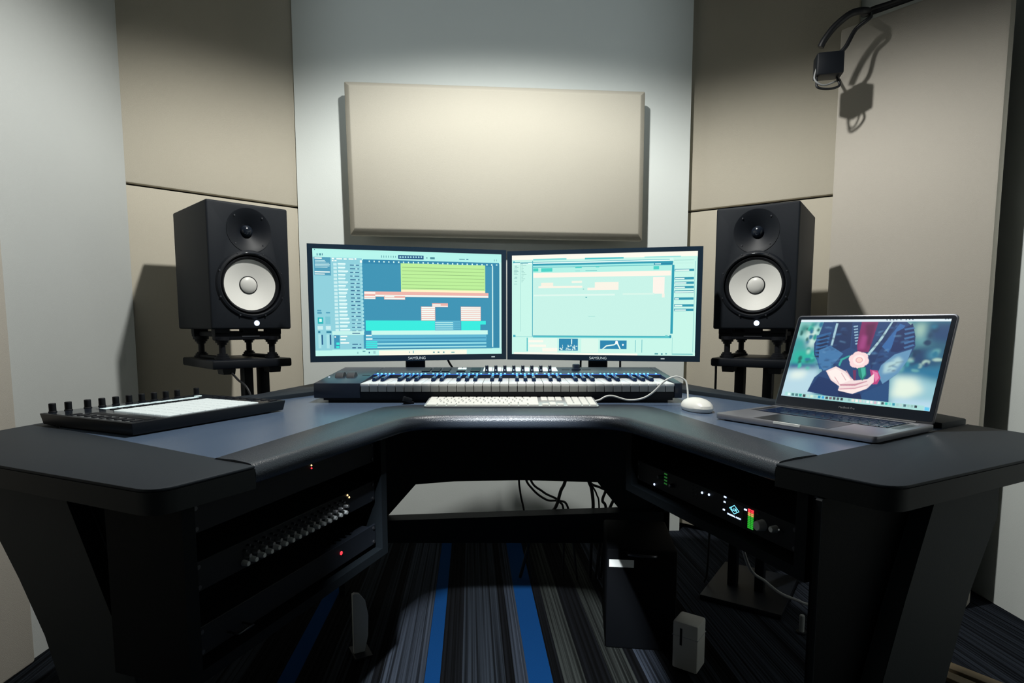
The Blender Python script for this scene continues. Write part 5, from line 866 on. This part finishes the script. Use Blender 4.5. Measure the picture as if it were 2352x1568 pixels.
ms = thing('computer_mouse', 'white oval computer mouse with a white cord beside the laptop', 'mouse', (0.452, 1.425, DZ), 0.12)
body = lathe([(0.93, 0.10), (0.99, 0.22), (1.0, 0.32), (0.95, 0.52), (0.82, 0.72), (0.62, 0.87), (0.35, 0.97), (0, 1.0)], 40)
obj('shell', xf(body, Matrix.Diagonal((0.0335, 0.057, 0.031, 1))), 'white_plastic', ms)
obj('base', xf(lathe([(0.86, 0.0), (0.94, 0.05), (0.94, 0.12)], 40), Matrix.Diagonal((0.0335, 0.057, 0.031, 1))), 'aluminium', ms)
cord = [(0.446, 1.478, 0.752), (0.447, 1.488, 0.775), (0.444, 1.495, 0.795), (0.430, 1.50, 0.8045), (0.415, 1.50, 0.8055), (0.392, 1.50, 0.795), (0.362, 1.505, 0.764), (0.335, 1.51, 0.748), (0.30, 1.515, 0.744), (0.262, 1.518, 0.754), (0.243, 1.518, 0.752), (0.228, 1.516, 0.744), (0.214, 1.514, 0.741)]
obj('cord', mv(rz(mv(tube(cord, 0.0024), -0.452, -1.425, -DZ), -0.12), 0, 0, 0), 'cable_white', ms)

# ================================================================== PAD CONTROLLER
pc = thing('pad_controller', 'flat black pad controller with a lit white grid of pads and a row of knobs', 'pad controller', (-0.706, 1.078, DZ), 1.137)
PW, PD, PH = 0.372, 0.300, 0.0262
def tapered(x0, x1, y0, y1, z0, z1, ins):
    v = [(x0 + ins, y0 + ins, z0), (x1 - ins, y0 + ins, z0), (x1 - ins, y1 - ins, z0), (x0 + ins, y1 - ins, z0), (x0, y0, z1), (x1, y0, z1), (x1, y1, z1), (x0, y1, z1)]
    return bevel((v, box(0, 1, 0, 1, 0, 1)[1]), 0.0015, 2)
obj('body', tapered(0, PW, 0, PD, 0.003, PH, 0.004), 'plastic_black', pc)
for x, y in ((0.03, 0.03), (PW - 0.03, 0.03), (0.03, PD - 0.03), (PW - 0.03, PD - 0.03)):
    obj('rubber_foot', cyl(0.008, 0.0, 0.004, 14), 'rubber', pc, (x, y, 0))
obj('top_glass', box(0.005, PW - 0.005, 0.005, PD - 0.005, PH - 0.0005, PH + 0.0006), 'plastic_gloss', pc)
px0, px1, py0, py1 = 0.080, 0.304, 0.012, 0.188
pdm = mesh('pad', box(-0.0131, 0.0131, -0.0101, 0.0101, 0, 0.0024, 0.001, 1))
for i in range(8):
    for j in range(8):
        obj('pad', pdm, 'pad_lit', pc, (px0 + (i + 0.5) * (px1 - px0) / 8, py0 + (j + 0.5) * (py1 - py0) / 8, PH + 0.0005))
obj('touch_strip', box(0.040, 0.056, 0.014, 0.200, PH, PH + 0.0012), 'rubber', pc)
obj('display', box(0.086, 0.318, 0.228, 0.258, PH + 0.0004, PH + 0.0010), 'plastic_gloss', pc)
for i in range(8):
    x = 0.0905 + i * 0.0285
    obj('display_field', box(x, x + 0.024, 0.230, 0.252, PH + 0.0008, PH + 0.0014), 'display_lit', pc)
bm_ = mesh('button', box(-0.010, 0.010, -0.005, 0.005, 0, 0.0014, 0.0005, 1))
for i in range(9): obj('button', bm_, 'rubber', pc, (0.022, 0.02 + i * 0.024, PH + 0.0005)); obj('button', bm_, 'rubber', pc, (0.350, 0.02 + i * 0.024, PH + 0.0005))
for i in range(8): obj('button', bm_, 'rubber', pc, (0.1025 + i * 0.0285, 0.216, PH + 0.0005))
obj('lit_button', box(-0.008, 0.008, -0.004, 0.004, 0, 0.0012), 'strip_lit', pc, (0.335, 0.262, PH + 0.0005))
ek = mesh('encoder_knob', lathe([(0.0078, 0), (0.0078, 0.002), (0.0066, 0.003), (0.0066, 0.018), (0.0060, 0.0190), (0, 0.0190)], 20))
for x in [0.024, 0.054] + [0.0925 + i * 0.0300 for i in range(8)] + [0.356]:
    obj('encoder_knob', ek, 'rubber', pc, (x - 0.005, 0.2885, PH))

# ================================================================== LAPTOP
lp = thing('laptop', 'open grey laptop on the right wing showing a photo of hands holding a flower', 'laptop', (0.450, 1.290, DZ), -0.985)
LW, LD = 0.336, 0.232
foot = mesh('rubber_foot', cyl(0.008, 0.0, 0.003, 14))
for x, y in ((0.02, 0.02), (LW - 0.02, 0.02), (0.02, LD - 0.02), (LW - 0.02, LD - 0.02)): obj('rubber_foot', foot, 'rubber', lp, (x, y, 0))
obj('base', mv(bevel(prism(rpoly([(0, 0), (LW, 0), (LW, LD), (0, LD)], 0.010), 0.0025, 0.0145), 0.0016, 2), 0, 0, 0), 'space_grey', lp)
obj('lid_notch', box(LW / 2 - 0.028, LW / 2 + 0.028, -0.0006, 0.004, 0.0105, 0.0150), 'white_plastic', lp)  # white colour stands for a bright reflection on the notch
obj('key_well', box(0.030, LW - 0.030, 0.107, 0.205, 0.0143, 0.01475), 'plastic_black', lp)
obj('trackpad', box(LW / 2 - 0.078, LW / 2 + 0.078, 0.008, 0.100, 0.0144, 0.01485), 'metal_dark', lp)
for sx in (0.012, LW - 0.026): obj('speaker_grille', box(sx, sx + 0.014, 0.112, 0.200, 0.0144, 0.0147), 'metal_dark', lp)
LK = {}
def lkey(cx, cy, wd):
    key = round(wd, 3)
    if key not in LK: LK[key] = mesh('key', box(-wd / 2 + 0.0012, wd / 2 - 0.0012, -0.0073, 0.0073, 0, 0.0012, 0.0004, 1))
    obj('key', LK[key], 'key_black', lp, (cx, cy, 0.0147))
kw = (LW - 0.066) / 14.5
for r_, ws in enumerate([[1.25, 1, 1.25, 5, 1.25, 1, 1, 1, 1, 0.75], [2.25] + [1] * 10 + [2.25], [1.75] + [1] * 11 + [1.75], [1.5] + [1] * 12 + [1.0], [1] * 13 + [1.5]]):
    x = 0.033
    for wd in ws: lkey(x + wd * kw / 2, 0.1165 + r_ * 0.0172, wd * kw); x += wd * kw
obj('touch_bar', box(0.033, LW - 0.033, 0.1955, 0.2035, 0.0147, 0.0152), 'plastic_gloss', lp)
TILT = math.radians(21.8)
LH = 0.232
lid = obj('lid', vprism(rpoly([(0, 0), (LW, 0), (LW, LH), (0, LH)], [0.004, 0.004, 0.010, 0.010]), 0.0, 0.0052, 0.001), 'metal_dark', lp, (0, LD - 0.008, 0.0150), (-TILT, 0, 0))
obj('hinge', xf(cyl(0.0045, -LW / 2 + 0.03, LW / 2 - 0.03, 12), Matrix.Translation((LW / 2, 0.003, 0.0)) @ Matrix.Rotation(PI / 2, 4, 'Y')), 'plastic_black', lid)
obj('glass', vprism(rpoly([(0.003, 0.004), (LW - 0.003, 0.004), (LW - 0.003, LH - 0.003), (0.003, LH - 0.003)], [0.003, 0.003, 0.008, 0.008]), -0.0006, 0.001), 'plastic_gloss', lid)
rnd = random.Random(11)
extra, folds = [], []
def blob(cu, cv, ru, rv, c, b, ph=0.0):
    return (c, b, [(cu + ru * math.cos(k * PI / 5 + ph) * rnd.uniform(0.7, 1.2), cv + rv * math.sin(k * PI / 5 + ph) * rnd.uniform(0.7, 1.2)) for k in range(10)])
for i in range(30):
    extra.append(blob(rnd.uniform(0.72, 1.0), rnd.uniform(0.05, 0.62), rnd.uniform(0.010, 0.03), rnd.uniform(0.015, 0.045), rnd.choice(['0f3558', '173f6a', '2f8a98', '5fa0a4', '123a5c', 'a4c4b8', '1d6f8c']), rnd.choice([1, 2])))
for i in range(24):
    extra.append(blob(rnd.uniform(0.0, 0.17), rnd.uniform(0.05, 0.64), rnd.uniform(0.010, 0.025), rnd.uniform(0.015, 0.045), rnd.choice(['1a8f86', '3fc0a8', '8fd8c8', '1f6f90', '17605c', 'bfe4d4']), rnd.choice([1, 2])))
k0 = next(i for i, p in enumerate(PHOTO) if p[0] == '1d3f70')
k1 = next(i for i, p in enumerate(PHOTO) if p[0] == '7a1f5c')
for i in range(70):
    side = rnd.random() < 0.5
    u0 = rnd.uniform(0.19, 0.34) if side else rnd.uniform(0.56, 0.74)
    v0 = rnd.uniform(0.06, 0.60); L_ = rnd.uniform(0.02, 0.05); sl = rnd.uniform(-0.6, 0.9) * (1 if side else -1); wd = rnd.uniform(0.004, 0.010)
    folds.append((rnd.choice(['10244c', '0f2148', '3a6ea0', '5f90b8', '18345f', '2a5488']), 1, [(u0, v0), (u0 + L_, v0 + L_ * sl), (u0 + L_, v0 + L_ * sl + wd), (u0, v0 + wd * 1.5)]))
PHOTO = PHOTO[:k0] + extra + PHOTO[k0:k1] + folds + PHOTO[k1:]
pic = grid_picture('screen_image', LW - 0.022, LH - 0.036, paint(PHOTO, 330, 200))
obj('screen_image', pic, 'laptop_picture', lid, (0.011, -0.0010, 0.025))
obj('lettering', text_mesh('MacBook Pro', 0.0062), 'metal_grey', lid, (LW / 2, -0.0009, 0.0130), (PI / 2, 0, 0))

# ================================================================== UNDER THE DESK
cable('black cable hanging straight down behind the desk opening, leftmost of the hanging cables', [(0.025, 2.06, 0.70), (0.024, 2.06, 0.42), (0.030, 2.05, 0.34), (0.046, 2.06, 0.25), (0.07, 2.08, 0.006)], 0.0036)
cable('upper of two black cables sagging to the right behind the desk opening', [(0.04, 2.07, 0.60), (0.062, 2.06, 0.40), (0.110, 2.05, 0.345), (0.165, 2.05, 0.315), (0.205, 2.06, 0.27), (0.24, 2.08, 0.006)], 0.0040)
cable('lower of two black cables sagging to the right behind the desk opening', [(0.03, 2.08, 0.60), (0.044, 2.07, 0.41), (0.075, 2.06, 0.35), (0.125, 2.06, 0.312), (0.17, 2.07, 0.302), (0.188, 2.08, 0.25), (0.19, 2.1, 0.006)], 0.0040)
cable('thick black cable crossing the sagging pair behind the desk opening', [(0.20, 2.05, 0.62), (0.192, 2.04, 0.41), (0.172, 2.035, 0.35), (0.158, 2.035, 0.30), (0.135, 2.04, 0.265), (0.08, 2.06, 0.2), (0.03, 2.1, 0.006)], 0.0060)
cable('thick black cable hanging at the right end of the desk opening', [(0.262, 2.06, 0.62), (0.270, 2.05, 0.41), (0.282, 2.04, 0.36), (0.289, 2.04, 0.30), (0.287, 2.05, 0.24), (0.29, 2.1, 0.006)], 0.0060)
cable('thin black cable beside the thick one at the right end of the desk opening', [(0.27, 2.05, 0.5), (0.275, 2.04, 0.395), (0.300, 2.04, 0.34), (0.312, 2.05, 0.28), (0.32, 2.08, 0.006)], 0.0030)
cable('black cable crossing from right to left at the right end of the desk opening', [(0.36, 2.06, 0.6), (0.345, 2.05, 0.40), (0.332, 2.04, 0.35), (0.322, 2.04, 0.315), (0.335, 2.04, 0.27), (0.33, 2.1, 0.006)], 0.0050)
cable('black cable running low to the right corner of the desk opening', [(0.25, 2.07, 0.5), (0.275, 2.06, 0.385), (0.315, 2.05, 0.36), (0.375, 2.05, 0.335), (0.40, 2.05, 0.3), (0.42, 2.1, 0.006)], 0.0045)
cable('short black cable looping along the top of the desk opening', [(0.215, 2.06, 0.45), (0.225, 2.05, 0.395), (0.245, 2.045, 0.387), (0.275, 2.045, 0.392), (0.32, 2.045, 0.392), (0.35, 2.05, 0.42), (0.36, 2.06, 0.5)], 0.0042)
cable('black cable curving through the lowest right corner of the desk opening', [(0.40, 2.06, 0.40), (0.368, 2.05, 0.325), (0.352, 2.05, 0.29), (0.33, 2.08, 0.2), (0.31, 2.1, 0.006)], 0.0055)

t = thing('equipment_case', 'black case on the floor under the desk with a white label', 'case', (0.385, 1.74, 0), -0.12)
obj('shell', box(-0.10, 0.10, -0.12, 0.14, 0.0, 0.30, 0.008), 'case_black', t)
obj('label_plate', box(-0.092, -0.022, -0.1208, -0.119, 0.246, 0.268), 'label_white', t, label='blank white label')
obj('handle', tube([(-0.04, -0.12, 0.287), (-0.03, -0.14, 0.291), (0.03, -0.14, 0.288), (0.04, -0.12, 0.283)], 0.004, 6), 'metal_dark', t)

t = thing('white_box', 'small pale box with a dark slot standing on the carpet beside the right rack', 'box', (0.488, 1.545, 0), 0.95)
obj('shell', box(-0.034, 0.034, -0.035, 0.035, 0.0, 0.135, 0.006), 'white_box', t)
obj('slot', box(-0.0348, -0.0335, 0.008, 0.014, 0.07, 0.118), 'rubber', t)
obj('lid_seam', box(-0.0345, 0.0345, -0.0355, 0.0355, 0.094, 0.0955), 'grey_panel', t)

t = thing('floor_board', 'pale grey rounded board standing on the carpet at the left of the desk opening', 'board', (-0.432, 1.60, 0), 0.5)
obj('board', vprism([(-0.02, 0.0), (0.010, 0.0), (0.022, 0.05), (0.024, 0.11), (0.016, 0.155), (0.0, 0.178), (-0.014, 0.182), (-0.02, 0.18)], 0.0, 0.014, 0.002), 'grey_panel', t)
obj('foot', box(-0.024, 0.026, -0.03, 0.044, 0.0, 0.006), 'plastic_black', t)

cable('grey cable sagging below the right rack under the audio interface', [(0.44, 1.12, 0.547), (0.49, 1.17, 0.44), (0.532, 1.19, 0.402), (0.565, 1.19, 0.376), (0.600, 1.19, 0.361), (0.63, 1.195, 0.350), (0.66, 1.20, 0.37), (0.64, 1.10, 0.547)], 0.0032, 'cable_grey')
t = thing('floor_peg', 'short pale peg standing on the floor under the right wing', 'peg', (0.885, 1.715, 0.0), 0.0)
obj('shaft', lathe([(0.0075, 0), (0.0075, 0.055), (0.0055, 0.058), (0, 0.058)], 14), 'grey_panel', t)
obj('foot', cyl(0.016, 0.0, 0.006, 14), 'plastic_black', t)
for k, (x, y, a, lb) in enumerate([(1.186, 1.545, -0.95, 'narrow pale wooden plank on the floor at the lower right, nearest the wall'), (1.150, 1.500, -0.98, 'narrow pale wooden plank on the floor at the lower right, farther from the wall')]):
    p = tag(obj('wood_plank', bevel(prism([(-0.10, -0.018), (0.16, -0.018), (0.16, 0.018), (-0.09, 0.018)], 0.0, 0.012), 0.001, 1), 'wood', None, (x, y, 0), (0, 0, a)), lb, 'plank', 'planks on the floor')
